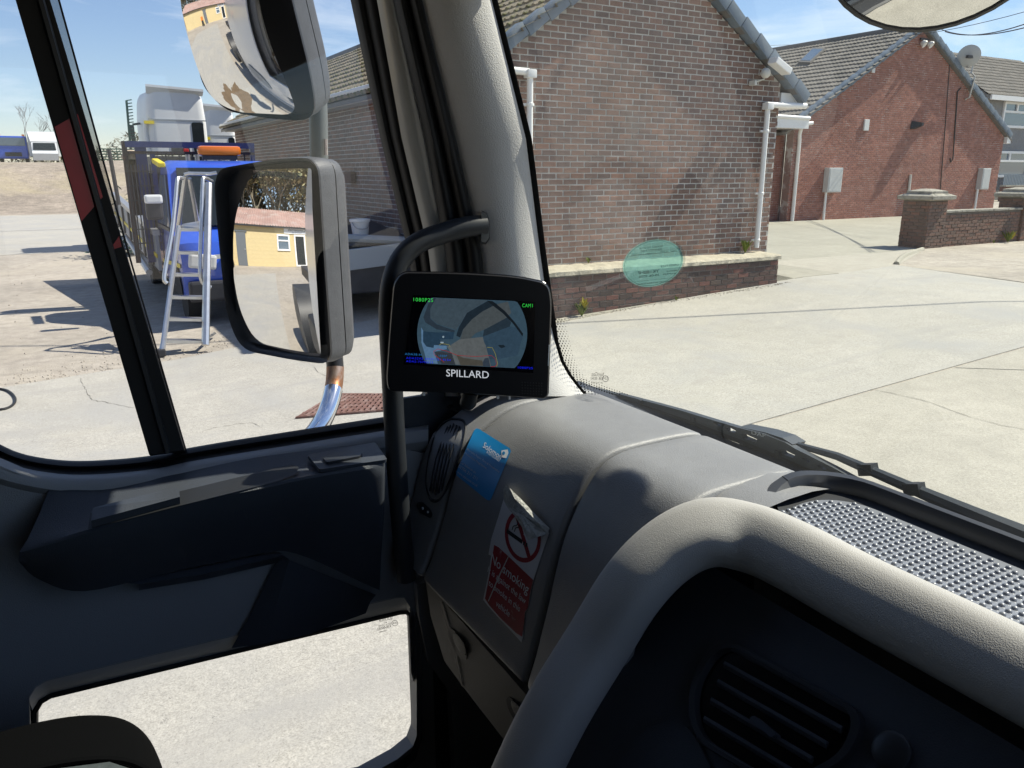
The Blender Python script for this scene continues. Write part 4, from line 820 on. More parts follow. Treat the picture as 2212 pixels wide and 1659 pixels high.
tractor('tractor_unit', 'white lorry cab partly hidden behind the upper mirror', (4.85, 27.8), R(4), 1.0, 1.8, 3.95, 2.2, 'white lorry cabs behind the truck')
gp = thing('rung_pole', 'dark green pole with short rungs left of the white sleeper cab', 'pole', (2.1, 25, 0))
pb, pt_ = at(283, 330, 1, 24.5), at(273, 217, 1, 24.5)
MB().tube([V(pb.x + 0.05, pb.y, 0), pb, pt_], 0.03, 8).build('shaft', 'fence_green', gp)
for i in range(16):
    p = lerp(pb, pt_, 0.1 + 0.9 * i / 15); MB().tube([p, p + V(0.13, -0.05, 0.02)], 0.013, 6).build('rung', 'fence_green', gp)
bu = thing('ivy_bush', 'dark green bush beside the truck tail', 'bush', (1.7, 22.5, 0)); rn = random.Random(8); mb = MB()
for i in range(500):
    p = V(rn.gauss(0, 0.35), rn.gauss(0, 0.35), abs(rn.gauss(0.55, 0.4))) + V(1.7, 22.5, 0); a = rn.uniform(0, 6.28); d = V(math.cos(a), math.sin(a), rn.uniform(-.5, .8)) * 0.09; n_ = V(-d.y, d.x, rn.uniform(-.05, .05))
    mb.add([p - d, p + n_ * .5, p + d, p - n_ * .5], [(0, 1, 2, 3)])
mb.build('foliage', 'fence_green', bu)

# ------------------------------------------------------------------ far lorry and van on the bank, fence, trees
def far_pt(px, py, r):
    d = ray(px, py); d = d / math.hypot(d.x, d.y); return CAM + d * r
c = far_pt(32, 345, 88); zb = gz(c.x, c.y)
fl_ = thing('blue_lorry', 'distant blue lorry facing the yard on top of the gravel bank', 'lorry', (c.x, c.y, zb))
MB().box((c.x, c.y, zb + 1.55), (2.4, 2.0, 2.0), None, 0.15).build('cab', 'truck_blue', fl_)
MB().box((c.x, c.y - 1.02, zb + 2.05), (2.1, 0.05, 0.72), None, 0.05).build('windscreen', 'window_blue', fl_)
MB().box((c.x, c.y - 1.05, zb + 0.95), (1.3, 0.06, 0.35)).build('grille', 'dark_metal', fl_)
for sx in (-1, 1):
    MB().box((c.x + sx * 0.95, c.y, zb + 2.65), (0.22, 0.2, 0.16)).build('beacon', 'amber', fl_); wheel(fl_, (c.x + sx * 1.0, c.y, zb + 0.5), (1, 0, 0), 0.5, 0.3); MB().box((c.x + sx * 1.35, c.y - 0.9, zb + 1.9), (0.18, 0.2, 0.5)).build('mirror', 'dark_metal', fl_)
MB().box((c.x, c.y + 4, zb + 1.5), (2.4, 5.5, 1.2)).build('body', 'truck_navy', fl_)
c = far_pt(100, 345, 86); zb = gz(c.x, c.y)
vn = thing('white_van', 'distant white box van beside the blue lorry on the bank', 'van', (c.x, c.y, zb))
MB().box((c.x, c.y + 2.2, zb + 1.85), (2.5, 4.2, 2.2), None, 0.06).build('box_body', 'white_far', vn)
MB().prism([V(c.x - 1.2, c.y + 0.1, zb + 2.9), V(c.x + 1.2, c.y + 0.1, zb + 2.9), V(c.x + 1.05, c.y - 0.6, zb + 2.05), V(c.x - 1.05, c.y - 0.6, zb + 2.05)], (0, 0.3, 0)).build('luton_nose', 'white_far', vn)
MB().loft([[V(c.x + sx * 1.0, c.y + y, zb + z) for y, z in ((0, 0.4), (-1.5, 0.4), (-1.6, 1.0), (-1.0, 1.25), (-0.6, 2.0), (0, 2.05))] for sx in (-1, 1)]).build('cab', 'white_far', vn)
MB().prism([V(c.x - 0.9, c.y - 1.0, zb + 1.30), V(c.x + 0.9, c.y - 1.0, zb + 1.30), V(c.x + 0.85, c.y - 0.62, zb + 1.92), V(c.x - 0.85, c.y - 0.62, zb + 1.92)], (0, -0.04, 0.02)).build('windscreen', 'window_dark', vn)
for sx in (-1, 1): wheel(vn, (c.x + sx * 0.9, c.y - 1.0, zb + 0.4), (1, 0, 0), 0.4, 0.25)
def limb(mb, p, d, l, r, lv, rn, tips, spread=0.55):
    q_ = p + d * l; mb.tube([p, lerp(p, q_, 0.5) + V(rn.uniform(-.04, .04), rn.uniform(-.04, .04), 0) * l, q_], [r, r * 0.8, r * 0.62], 5, False)
    if lv == 0: tips.append(q_); return
    for i in range(rn.choice((2, 3, 3))):
        a = rn.uniform(0, 6.28); nd = (d + V(math.cos(a), math.sin(a), rn.uniform(-0.1, 0.5)) * spread).normalized()
        limb(mb, lerp(p, q_, rn.uniform(0.6, 1.0)), nd, l * rn.uniform(0.62, 0.85), r * 0.6, lv - 1, rn, tips, spread)
for i, (px, r_, h, lab) in enumerate(((64, 100, 1.9, 'left bare tree above the far blue lorry'), (92, 104, 1.5, 'bare tree between the far blue lorry and the white van'), (125, 102, 1.55, 'bare tree behind the far white van'))):
    c = far_pt(px, 352, r_); c.z = gz(c.x, c.y); rn = random.Random(40 + i); t = thing('bare_tree', lab, 'tree', tuple(c), 'bare trees on the bank')
    mb = MB(); tips = []; limb(mb, c + V(0, 0, h), V(0, 0, 1), h * 0.9, 0.055, 5, rn, tips, 0.42); mb.build('crown', 'twig_far', t)
    MB().tube([c, c + V(0.05, 0, h * 0.5), c + V(0, 0, h)], [0.12, 0.09, 0.06], 6).build('trunk', 'twig_far', t)
# scrub beyond the fence
rn = random.Random(77); mb = MB()
for i in range(2600):
    x = rn.uniform(-4, 34); y = 92 + rn.uniform(0, 22); h = (1.4 + 1.5 * math.sin(x * 0.5) ** 2 + 1.1 * (x > 6)) * rn.uniform(0.1, 1); p = V(x, y, 2.65 + h); a = rn.uniform(0, 6.28); d = V(math.cos(a), math.sin(a), rn.uniform(-1, 1)) * rn.uniform(.15, .5); n_ = V(-d.y, d.x, 0.1) * 0.35
    mb.add([p - d, p + n_, p + d, p - n_], [(0, 1, 2, 3)])
sc = stuff(mb.build('scrub', 'scrub_far')); sc['label'] = 'grey brown leafless scrub along the skyline'; sc['category'] = 'scrub'
gf = thing('mesh_fence', 'dark green mesh fence on the skyline behind the truck', 'fence', (12, 78, 2.6))
for i in range(22): MB().box((4 + i * 1.5, 78, 3.3), (0.07, 0.07, 1.5)).build('post', 'fence_green', gf)
for i in range(6): MB().box((20, 78, 2.85 + i * 0.22), (32, 0.03, 0.10)).build('rail', 'fence_green', gf)

# ------------------------------------------------------------------ yellow workshop behind the lorry (seen in the mirrors)
ws = thing('yellow_workshop', 'yellow block workshop with red sheet roof, reflected in the lower wing mirror', 'building', (-17.5, 1.5, 0))
WX = -17.0
MB().box((WX - 0.15, 1.0, 1.18), (0.28, 20, 2.36)).build('wall', 'yellow_block', ws)
brick_wall(ws, (WX - 0.01, 0, 0), (0, 1, 0), (1, 0, 0), lambda z: (-9, 11), 0.02, 2.3, 'yellow_block', 'yellow_block', bl=0.45, ch=0.225, joint=0.012, maxn=150, seed=31, hide=lambda u, z: (3.55 < u < 4.65 and z < 2.0) or (0.15 < u < 1.4 and 0.85 < z < 2.0) or (-0.9 < u < 0.05 and z < 2.0), first_key=lambda p: abs(p.y - 2.5))
dr = MB().box((WX + 0.02, 4.10, 0.95), (0.06, 0.78, 1.88)).build('door', 'door_grey', ws); MB().box((WX + 0.06, 3.80, 0.95), (0.04, 0.10, 0.05)).build('handle', 'galv', dr)
MB().box((WX + 0.02, 4.10, 1.95), (0.08, 1.0, 0.07)).build('lintel', 'door_grey', ws)
wf = plate('window', [(0.75, 0.95), (1.70, 0.95), (1.70, 1.90), (0.75, 1.90)], [[(0.85, 1.05), (1.60, 1.05), (1.60, 1.50), (0.85, 1.50)], [(0.85, 1.58), (1.60, 1.58), (1.60, 1.80), (0.85, 1.80)]], lambda u, v: V(WX + 0.06, u - 0.45, v), (-0.07, 0, 0), 'upvc', ws)
MB().box((WX + 0.01, 0.77, 1.42), (0.02, 0.86, 0.86)).build('pane', 'window_blue', wf)
wf = plate('entrance_door', [(-0.38, 0.03), (0.42, 0.03), (0.42, 1.92), (-0.38, 1.92)], [[(-0.28, 0.12), (0.32, 0.12), (0.32, 1.82), (-0.28, 1.82)]], lambda u, v: V(WX + 0.06, u - 0.45, v), (-0.07, 0, 0), 'upvc', ws)
MB().box((WX + 0.01, -0.43, 0.97), (0.02, 0.66, 1.76)).build('pane', 'window_dark', wf)
sg = MB().box((WX + 0.03, -0.15, 2.13), (0.03, 1.7, 0.34)).build('sign', 'sign_white', ws)
text_on('lettering', 'Commercials', lambda u, v: V(WX + 0.050, -0.25 + u * 0.24, 2.18 + v * 0.24), 'print_black', sg, spacing=1.0)
text_on('lettering', 'Truck & Van Sales', lambda u, v: V(WX + 0.050, -0.25 + u * 0.10, 2.02 + v * 0.10), 'sign_blue', sg)
rows = []
for (x, z) in ((WX + 0.22, 2.36), (WX - 4.2, 3.55)):
    rows.append([V(x, -9.5 + 0.05 * i, z + 0.03 * math.cos(i * 1.57)) for i in range(420)])
MB().loft(rows, False).build('sheet_roof', 'roof_sheet_red', ws)
MB().box((WX + 0.20, 1.0, 2.30), (0.10, 20.5, 0.09)).build('gutter', 'black_plastic_out', ws)
om = thing('orange_machine', 'small orange machine beside the grey workshop door in the mirror', 'machine', (-15.9, 5.3, 0))
MB().box((-15.9, 4.95, 1.0), (0.5, 0.5, 0.5), None, 0.05).build('hood', 'orange_paint', om); MB().box((-15.9, 4.95, 0.55), (0.4, 0.44, 0.4)).build('engine', 'dark_metal', om)
for y in (4.75, 5.15): wheel(om, (-15.85, y, 0.25), (0, 1, 0), 0.25, 0.1, 'dark_metal')
# leafless wood behind the workshop: three builds, each copied
protos = []
for v_ in range(3):
    rn = random.Random(60 + v_); mb = MB(); tips = []
    limb(mb, V(0, 0, 1.4), V(0, 0, 1), 1.8, 0.09, 4, rn, tips, 0.5); lf = MB()
    for q_ in tips:
        for k_ in range(11):
            p = q_ + V(rn.gauss(0, .35), rn.gauss(0, .35), rn.gauss(0, .35)); a = rn.uniform(0, 6.28); d = V(math.cos(a), math.sin(a), rn.uniform(-1, 1)) * 0.16; n_ = V(-d.y, d.x, .05) * .6
            lf.add([p - d, p + n_, p + d, p - n_], [(0, 1, 2, 3)])
    tm = MB().tube([V(0, 0, 0), V(0.05, 0, 0.8), V(0, 0, 1.45)], [0.16, 0.12, 0.09], 7).mesh('trunk'); bm_ = mb.mesh('branches'); lm = lf.mesh('leaves')
    for me, mt in ((tm, 'bark'), (bm_, 'twig'), (lm, 'spring_leaf')): me.materials.append(MATS[mt])
    protos.append((tm, bm_, lm))
rn = random.Random(12); k_ = 0
for row, x in enumerate((-22.6, -24.2, -26, -28.5)):
    for j in range(15):
        y = -9 + j * 1.75 + rn.uniform(-.6, .6); sc = rn.uniform(0.95, 1.25) * (1 + 0.08 * row); z = 0.0
        t = thing('woodland_tree', 'thin spring tree in the wood behind the workshop, seen in the mirror', 'tree', (x, y, z), 'trees behind the workshop')
        rz = Matrix.Rotation(rn.uniform(0, 6.28), 3, 'Z'); pr = protos[k_ % 3]; k_ += 1
        for nm, me in zip(('trunk', 'branches', 'leaves'), pr): inst(nm, me, t, (x, y, z), rz, (sc, sc, sc))

rn = random.Random(99); mb = MB()
for i in range(3600):
    x = -32 + rn.uniform(-1.5, 1.5); y = rn.uniform(-14, 24); z = rn.uniform(0, 1) ** 0.8 * 6.2; p = V(x, y, z); a = rn.uniform(0, 6.28); d = V(math.cos(a), math.sin(a), rn.uniform(-1, 1)) * rn.uniform(.25, .6); n_ = V(-d.y, d.x, .1) * .6
    mb.add([p - d, p + n_, p + d, p - n_], [(0, 1, 2, 3)])
sc = stuff(mb.build('undergrowth', 'spring_leaf')); sc['label'] = 'dense olive undergrowth behind the workshop trees'; sc['category'] = 'undergrowth'

# ================================================================== the lorry the picture is taken from
def xws(y, z): return 0.775 - 0.07 * (abs(y - 0.2) / 0.85) ** 4 - 0.27 * (z - 1.745)
def on_ws(px, py, d=0.0): return on_surf(px, py, lambda p: xws(p.y, p.z) - d - p.x)
cab = thing('lorry_cab', 'interior shell of the lorry cab with beige windscreen pillar and grab handle', 'lorry cab', (0.0, 0.2, 0.95))
# enclosure
MB().box((0.0, 0.2, 0.92), (1.5, 1.92, 0.06)).build('floor', 'floor_black', cab)
MB().prism([V(-0.78, -0.78, 2.60), V(0.50, -0.78, 2.60), V(0.56, -0.78, 2.52), V(0.60, -0.78, 2.56), V(0.54, -0.78, 2.68), V(-0.78, -0.78, 2.68)], (0, 1.96, 0)).build('roof', 'lining', cab)
MB().box((-0.79, 0.2, 1.78), (0.05, 1.96, 1.75)).build('rear_wall', 'lining', cab)
plate('driver_side', [(-0.78, 0.9), (0.76, 0.9), (0.76, 1.72), (0.55, 2.62), (-0.78, 2.62)], [[(-0.15, 1.72), (0.50, 1.72), (0.40, 2.42), (-0.15, 2.42)]], lambda u, v: V(u, -0.78, v), (0, 0.05, 0), 'dark_trim', cab)
ngon('driver_window', [V(-0.15, -0.765, 1.72), V(0.50, -0.765, 1.72), V(0.40, -0.765, 2.42), V(-0.15, -0.765, 2.42)], 'glass_door', cab)
MB().box((0.79, 0.2, 1.30), (0.05, 1.92, 0.84)).build('bulkhead', 'dark_trim', cab)
plate('nearside_upper', [(-0.78, 1.66), (-0.16, 1.66), (-0.16, 2.45), (0.52, 2.45), (0.52, 2.62), (-0.78, 2.62)], [], lambda u, v: V(u, 1.13, v), (0, 0.04, 0), 'lining', cab)
# windscreen
YS = [-0.62 + 1.66 * i / 34 for i in range(35)]; ZS = [1.66 + 0.90 * j / 16 for j in range(17)]
wsg = MB().loft([[V(xws(y, z), y, z) for y in YS] for z in ZS], False).build('windscreen', 'glass_screen', cab, True)
wr = [(-420, 666), (0, 757), (300, 822), (560, 885), (885, 925)]
s1 = [(-420, 738), (0, 814), (300, 868), (540, 925), (830, 962)]
s2 = [(-420, 755), (0, 850), (300, 918), (540, 962), (830, 990)]
s3 = [(-420, 810), (0, 912), (300, 985), (540, 1040), (900, 1080)]
s5 = [(-420, 958), (0, 1062), (300, 1136), (540, 1166), (690, 1187), (770, 1206), (800, 1220), (830, 1242), (860, 1268)]
LV = [-420, -250, -120, 0, 100, 200, 300, 380, 460, 540, 620, 690, 740, 780, 810, 835, 856]
def strip(name, ta, tb, ya, yb, mat, prof, seg, smooth=True, parent=None):
    rows = []
    for py in LV:
        a = at(interp(ta, py), py, 1, ya); b = at(interp(tb, py), py, 1, yb); r = []
        for k in range(seg + 1):
            t = k / seg; p = lerp(a, b, t); r.append(p + (CAM - p).normalized() * prof(t))
        rows.append(r)
    return MB().loft(rows, False).build(name, mat, parent or cab, smooth)
strip('door_seal', wr, s1, 1.165, 1.118, 'rubber', lambda t: 0.010 * math.sin(math.pi * min(t * 2, 1)) if t < .5 else 0.006 * abs(math.sin(2 * math.pi * t)), 10)
strip('door_frame', s1, s2, 1.115, 1.092, 'frame_paint', lambda t: 0.006 * math.sin(math.pi * t), 8)
strip('pillar_seal', s2, s3, 1.088, 1.052, 'rubber', lambda t: 0.012 * abs(math.sin(math.pi * t * 2)) + 0.002, 12)
rows = []
for py in LV:
    a = at(interp(s3, py), py, 1, 1.048); b = on_ws(interp(s5, py), py, 0.010); r = []
    for k in range(17):
        t = k / 16; p = lerp(a, b, t); bul = 0.024 * math.sin(math.pi * t) ** 0.8 + (0.004 * math.sin(math.pi * t) * math.sin(py * 0.011 + 1.3))
        r.append(p + (CAM - p).normalized() * bul)
    r.append(on_ws(interp(s5, py), py, 0.002)); rows.append(r)
MB().loft(rows, False).build('windscreen_pillar', 'pillar_trim', cab, True)
rows = [[at(interp(wr, py) + 6, py, 1, 1.185), at(interp(s2, py), py, 1, 1.19), on_ws(interp(s5, py) + 4, py, -0.012)] for py in LV]
MB().loft(rows, False).build('outer_pillar', 'white_paint', cab)
rows = [[on_ws(interp(s5, py) - 3, py, 0.0035), on_ws(interp(s5, py) + 6, py, 0.0035), on_ws(interp(s5, py) + 13 - 5 * (py > 700), py, 0.0035)] for py in LV]
MB().loft(rows, False).build('frit_band', 'rubber', wsg)
dots = MB()
for i in range(34):
    for j in range(4):
        py = 690 + i * 5.2; px = interp(s5, py) + 14 - 5 * (py > 700) + j * 6.5 + (3 if i % 2 else 0)
        if py > 868: continue
        p = on_ws(px, py, 0.0035); rr = 0.0017 * (1 - j * 0.17)
        dots.add([p + V(0.0, math.cos(a) * rr * 1.2, math.sin(a) * rr) for a in [k * 1.047 for k in range(6)]], [tuple(range(6))])
for i in range(26):
    for j in range(3):
        px = 1256 + i * 5.5; py = 828 + i * 1.9 - j * 5; p = on_ws(px, py, 0.0035); rr = 0.0016 * (1 - j * 0.2)
        if i > 12 + j * 3: continue
        dots.add([p + V(0.0, math.cos(a) * rr * 1.2, math.sin(a) * rr) for a in [k * 1.047 for k in range(6)]], [tuple(range(6))])
stuff(dots.build('frit_dots', 'rubber', wsg))
def ws_text(s, cx, cy_, h, width_px, slope=0.04):
    text_on('glass_marking', s, lambda u, v: on_ws(cx - u * h, cy_ + (-u * h) * slope - v * h, 0.0032), 'label_ink', wsg, width=width_px / h)
ws_text('NordGlass', 1291, 809, 13, 26); ws_text('43R  00341', 1289, 818, 9, 26); ws_text('E24', 1308, 817, 9, 9); ws_text('DOT 740 AS1 M322', 1290, 827, 5, 24); ws_text('...', 1293, 835, 9, 10)
ed = [on_ws(1308 + 6.5 * math.cos(a), 818 + 6.5 * math.sin(a), 0.0032) for a in [k * 6.2832 / 20 for k in range(21)]]
MB().tube(ed, 0.0004, 4).build('glass_marking', 'label_ink', wsg)
# grab handle on the pillar
hp = spline([at(1048, 487, 1, 1.022), at(1010, 490, 1, 1.025), at(960, 503, 1, 1.03), at(905, 524, 1, 1.033), at(868, 558, 1, 1.034), at(847, 610, 1, 1.034), at(841, 680, 1, 1.034), at(846, 800, 1, 1.034), at(854, 960, 1, 1.034), at(866, 1130, 1, 1.034), at(878, 1250, 1, 1.036)], 6)
MB().tube(hp, 0.0152, 16).build('grab_handle', 'handle_black', cab, True)
hs = at(1040, 488, 1, 1.022)
MB().loft([[at(px, py, 1, 1.012) for px, py in ((1040, 458), (1052, 462), (1057, 485), (1056, 515), (1048, 524), (1040, 522))], [at(px, py, 1, 1.04) for px, py in ((1040, 454), (1054, 458), (1060, 485), (1059, 518), (1050, 528), (1040, 526))]]).build('handle_socket', 'switch_black', cab)

# ------------------------------------------------------------------ passenger door
dr = thing('passenger_door', 'dark passenger door with armrest, large side window and low kerb window', 'door', (0.1, 1.15, 0.95))
ab = [(925, 888), (760, 913), (600, 938), (480, 957), (400, 971), (340, 984), (250, 994), (150, 997), (60, 985), (0, 962), (-60, 925), (-110, 860), (-150, 740)]
def rowpx(d): return [(x + (0 if x > 0 else -d * 0.3), y + d) for x, y in ab]
def band(name, defs, mat):
    rws = [[at(x, y, 1, yy) for x, y in rowpx(d)] for d, yy in defs]
    rws = [spline(r, 4) for r in rws]
    return MB().loft(rws, False).build(name, mat, dr, True)
GLY = 1.165
gpts = [at(interp(wr, py) + 8, py, 1, GLY) for py in (900, 700, 560, 300, 0, -400)] + [V(-0.35, GLY, 2.5), V(-0.35, GLY, 1.66)]
wg = ngon('window_glass', gpts, 'glass_door', dr)
band('window_seal', [(-2, 1.166), (2, 1.150), (10, 1.142), (16, 1.150), (22, 1.138), (30, 1.128)], 'rubber')
band('sill', [(28, 1.128), (32, 1.108), (40, 1.093), (52, 1.086), (64, 1.084), (76, 1.090), (84, 1.100)], 'door_grey_trim')
MB().loft([[at(25 + 0, -90, 1, 1.150), at(108 - 27, -90, 1, 1.150), at(108 - 27, -90, 1, 1.125), at(25 - 18, -90, 1, 1.125)],
           [at(325, 985, 1, 1.150), at(402, 975, 1, 1.150), at(398, 972, 1, 1.125), at(322, 982, 1, 1.125)]], True).build('divider_bar', 'rubber', dr)
MB().tube([at(8 + 27 + 30, -80, 1, 1.1235), at(362, 978, 1, 1.1235)], 0.0045, 6).build('divider_bead', 'switch_black', dr)
yb = 1.1242
MB().add([at(x, y, 1, yb) for x, y in ((118, 274), (168, 246), (222, 425), (176, 478))], [(0, 1, 2, 3)]).build('red_reflection', 'red_reflection', dr)  # reflection in the divider bar, painted on as a flat red shape
MB().add([at(x, y, 1, yb) for x, y in ((236, 541), (257, 510), (263, 533))], [(0, 1, 2)]).build('red_reflection', 'red_reflection', dr)
MB().loft([[at(100 - 24, -90, 1, 1.148), at(128 - 27, -90, 1, 1.148)], [at(160, 200, 1, 1.148), at(183, 200, 1, 1.148)], [at(285, 573, 1, 1.148), at(287, 573, 1, 1.148)]], False).build('glass_strip', 'smoke_film', dr)
MB().tube([at(102, -90, 1, 1.147), at(127, 0, 1, 1.147), at(285, 573, 1, 1.147), at(402, 975, 1, 1.147)], 0.0013, 5).build('glass_edge', 'print_black', dr)
# main panel with kerb-window hole
def to_xz(px, py, y): p = at(px, py, 1, y); return (p.x, p.z)
lowpx = [(70, 1535), (84, 1512), (110, 1497), (500, 1404), (862, 1319), (880, 1318), (893, 1332), (896, 1480), (896, 1585), (886, 1612), (852, 1640), (780, 1680), (400, 1760), (68, 1800)]
PY = 1.09
plate('door_panel', [(-0.75, 0.9), (0.47, 0.9), (0.47, 1.66), (0.40, 1.69), (-0.02, 1.69), (-0.16, 1.80), (-0.75, 1.80)], [[to_xz(x - (7 if i < 6 else -6), y - (27 if i < 6 else 0), PY) for i, (x, y) in enumerate(lowpx)]], lambda u, v: V(u, PY, v), (0, 0.03, 0), 'door_grey_trim', dr)
lp = [at(x, y, 1, 1.125) for x, y in lowpx]
kw = ngon('kerb_window', [at(x, y, 1, 1.13) for x, y in lowpx], 'glass_door', dr)
MB().tube(lp + lp[:1], 0.0075, 8, False).build('kerb_window_seal', 'rubber', dr, True)
top = lowpx[:8]
MB().loft([[at(x, y, 1, 1.118) for x, y in top], [at(x - 4, y - 12, 1, 1.10) for x, y in top], [at(x - 8, y - 29, 1, 1.0895) for x, y in top]], False).build('kerb_window_surround', 'surround_lit', dr, True)
MB().loft([[at(x, y, 1, yy) for x, y in ((898, 1325), (900, 1480), (900, 1590), (888, 1625), (850, 1655))] for yy in (1.12, 1.085)] + [[at(x, y, 1, 1.08) for x, y in ((906, 1310), (912, 1480), (912, 1595), (898, 1640), (860, 1675))]], False).build('kerb_window_frame', 'dark_trim', dr, True)
def kw_text(s, cx, cy_, h, wpx): text_on('glass_marking', s, lambda u, v: at(cx - u * h, cy_ + (u * h) * 0.22 - v * h, 1, 1.128), 'label_ink', kw, width=wpx / h)
kw_text('SOLIVER', 833, 1338, 9, 30); kw_text('AT', 832, 1345, 6, 8); kw_text('DOT 90 AS2 M40', 832, 1350, 5, 28); kw_text('43R-00082', 830, 1356, 8, 30); kw_text('ASH 4401', 827, 1364, 5, 16); kw_text('E4', 853, 1346, 7, 7)
MB().tube([at(853 + 6 * math.cos(a), 1346 + 6 * math.sin(a), 1, 1.128) for a in [k * 0.33 for k in range(20)]], 0.0004, 4).build('glass_marking', 'label_ink', kw)
# armrest
ST = [((107, 1054), (40, 1198), (42, 1215)), ((150, 1053), (100, 1180), (85, 1252)), ((248, 1051), (194, 1150), (184, 1277)), ((400, 1020), (387, 1092), (372, 1235)), ((549, 989), (549, 1058), (549, 1198)), ((690, 970), (686, 1029), (640, 1196)), ((790, 958), (815, 1006), (790, 1262)), ((806, 957), (833, 1003), (820, 1275))]
rws = []
for i, (t_, r_, b_) in enumerate(ST):
    T, RR, B = at(*t_, 1, 1.088), at(*r_, 1, 1.0), at(*b_, 1, 1.060)
    if i == len(ST) - 1: RR = at(*r_, 1, 1.012)
    row = [T, lerp(T, RR, 0.35) + V(0, 0, -0.004), lerp(T, RR, 0.75) + V(0, 0, -0.004), lerp(T, RR, 0.92), lerp(lerp(T, RR, 0.97), B, 0.02), lerp(RR, B, 0.10), lerp(RR, B, 0.35) + V(0, -0.004, 0), lerp(RR, B, 0.7), B, B + V(0, 0.04, 0)]
    rws.append(row)
cols = list(zip(*rws)); cols = [spline(list(c), 5) for c in cols]
MB().loft(cols, False).build('armrest', 'dark_trim', dr, True)
endr = rws[-1]; MB().add([p for p in endr] + [p + V(0.02, 0.09, 0) for p in endr], [(i, i + 1, i + 11, i + 10) for i in range(9)]).build('armrest_end', 'dark_trim', dr)
aT, aR, aE = at(549, 989, 1, 1.088), at(549, 1058, 1, 1.0), at(806, 957, 1, 1.088); an = (aR - aT).cross(aE - aT).normalized()
if an.z < 0: an = -an
TL_ = [(40, 1056), (107, 1054), (248, 1051), (400, 1020), (549, 989), (690, 970), (806, 957), (840, 953)]; RL_ = [(40, 1198), (194, 1150), (387, 1092), (549, 1058), (686, 1029), (833, 1003)]
def ar(px, py, d=0.004):
    f = (py - interp(TL_, px)) / (interp(RL_, px) - interp(TL_, px)); p = at(px, py, 1, 1.088 - 0.088 * f); return p + (CAM - p).normalized() * (d + 0.001)
ngon('pull_slot', [ar(*p, 0.0015) for p in ((190, 1143), (195, 1108), (385, 1062), (560, 1020), (630, 1003), (645, 1008), (640, 1024), (600, 1040), (390, 1092))], 'vent_black', dr)
MB().prism([ar(*p, 0.003) for p in ((198, 1140), (202, 1112), (378, 1067), (388, 1075), (389, 1088))], an * 0.010).build('door_pull', 'dark_trim', dr)
sp = MB().prism(round_poly([ar(*p, 0.001) for p in ((664, 989), (810, 961), (836, 999), (690, 1021))], 0.004, 3), an * 0.005).build('switch_panel', 'dark_trim', dr)
sw = [ar(*p, 0.006) for p in ((697, 998), (705, 990), (775, 977), (782, 985), (778, 994), (706, 1008))]
MB().prism(round_poly(sw, 0.004, 3), an * 0.007).build('window_switch', 'switch_black', sp, True)
MB().prism([ar(*p, 0.0135) for p in ((715, 995), (724, 992), (726, 999), (717, 1001))], an * 0.0005).build('switch_symbol', 'print_dull', sp)
# pocket moulding under the armrest
MB().loft([[at(x, y, 1, yy) for x, y in ((250, 1258), (420, 1228), (560, 1200), (600, 1196))] for yy in (1.07,)] + [[at(x, y, 1, 1.062) for x, y in ((300, 1262), (440, 1240), (570, 1210), (612, 1200))], [at(x, y, 1, 1.082) for x, y in ((300, 1275), (440, 1252), (580, 1220), (625, 1208))]], False).build('pocket_lip', 'dark_trim', dr, True)
MB().loft([[at(x, y, 1, 1.082) for x, y in ((600, 1205), (540, 1330), (500, 1400))], [at(x, y, 1, 1.065) for x, y in ((625, 1210), (590, 1330), (560, 1392))], [at(x, y, 1, 1.065) for x, y in ((700, 1240), (680, 1320), (660, 1372))], [at(x, y, 1, 1.083) for x, y in ((812, 1285), (800, 1300), (790, 1325))]], False).build('speaker_bulge', 'dark_trim', dr, True)
MB().prism([at(x, y, 1, 1.075) for x, y in ((900, 1262), (905, 1330), (925, 1430), (975, 1500), (985, 1700), (1300, 1700), (1000, 1240))], (0, 0.02, 0)).build('kick_panel', 'door_grey_trim', cab)
MB().box((0.571, 1.1225, 1.325), (0.262, 0.008, 0.85)).box((0.555, 1.1225, 1.79), (0.136, 0.008, 0.08)).build('kick_wall', 'dark_trim', cab)
MB().box((0.53, 0.2, 2.44), (0.02, 1.6, 0.20), Matrix.Rotation(R(-12), 3, 'Y'), 0.006).build('sun_blocker', 'dark_trim', cab)  # panel added out of view to keep sun off seat and armrest
# outer skin of the nearside (seen in the mirrors)
sk_ = thing('cab_side', 'white outer side of the lorry cab, visible in the wing mirrors', 'lorry body', (-0.5, 1.25, 0.5))
plate('outer_panel', [(-1.55, 0.70), (0.60, 0.70), (0.72, 1.4), (0.70, 1.66), (0.38, 2.48), (-1.55, 2.62)], [[(-0.25, 1.65), (0.565, 1.65), (0.45, 2.45), (-0.25, 2.45)], [to_xz(x + (12 if x > 500 else -12), y + (14 if y > 1550 else -10), 1.255) for x, y in lowpx]], lambda u, v: V(u, 1.20 + 0.05 * min(max((2.4 - v) / 1.0, 0), 1), v), (0, 0.012, 0), 'white_paint', sk_)
MB().prism([V(-1.55, 1.22, 0.75), V(-1.62, 1.15, 0.75), V(-1.62, 1.10, 2.60), V(-1.55, 1.20, 2.60)], (-0.02, 0, 0)).build('rear_corner', 'white_paint', sk_)
MB().box((-0.45, 1.23, 0.62), (1.6, 0.10, 0.24), None, 0.03).build('step', 'grey_panel', sk_)
MB().prism(round_poly([V(-1.2, 1.262, 1.0), V(-0.5, 1.262, 1.05), V(-0.45, 1.262, 1.45), V(-1.1, 1.262, 1.4)], 0.2, 5), (0, 0.004, 0)).build('grey_decal', 'grey_panel', sk_)
bd = thing('lorry_chassis', 'black chassis, mudguard and rear wheel of the lorry in the lower mirror', 'lorry chassis', (-4, 0.2, 0))
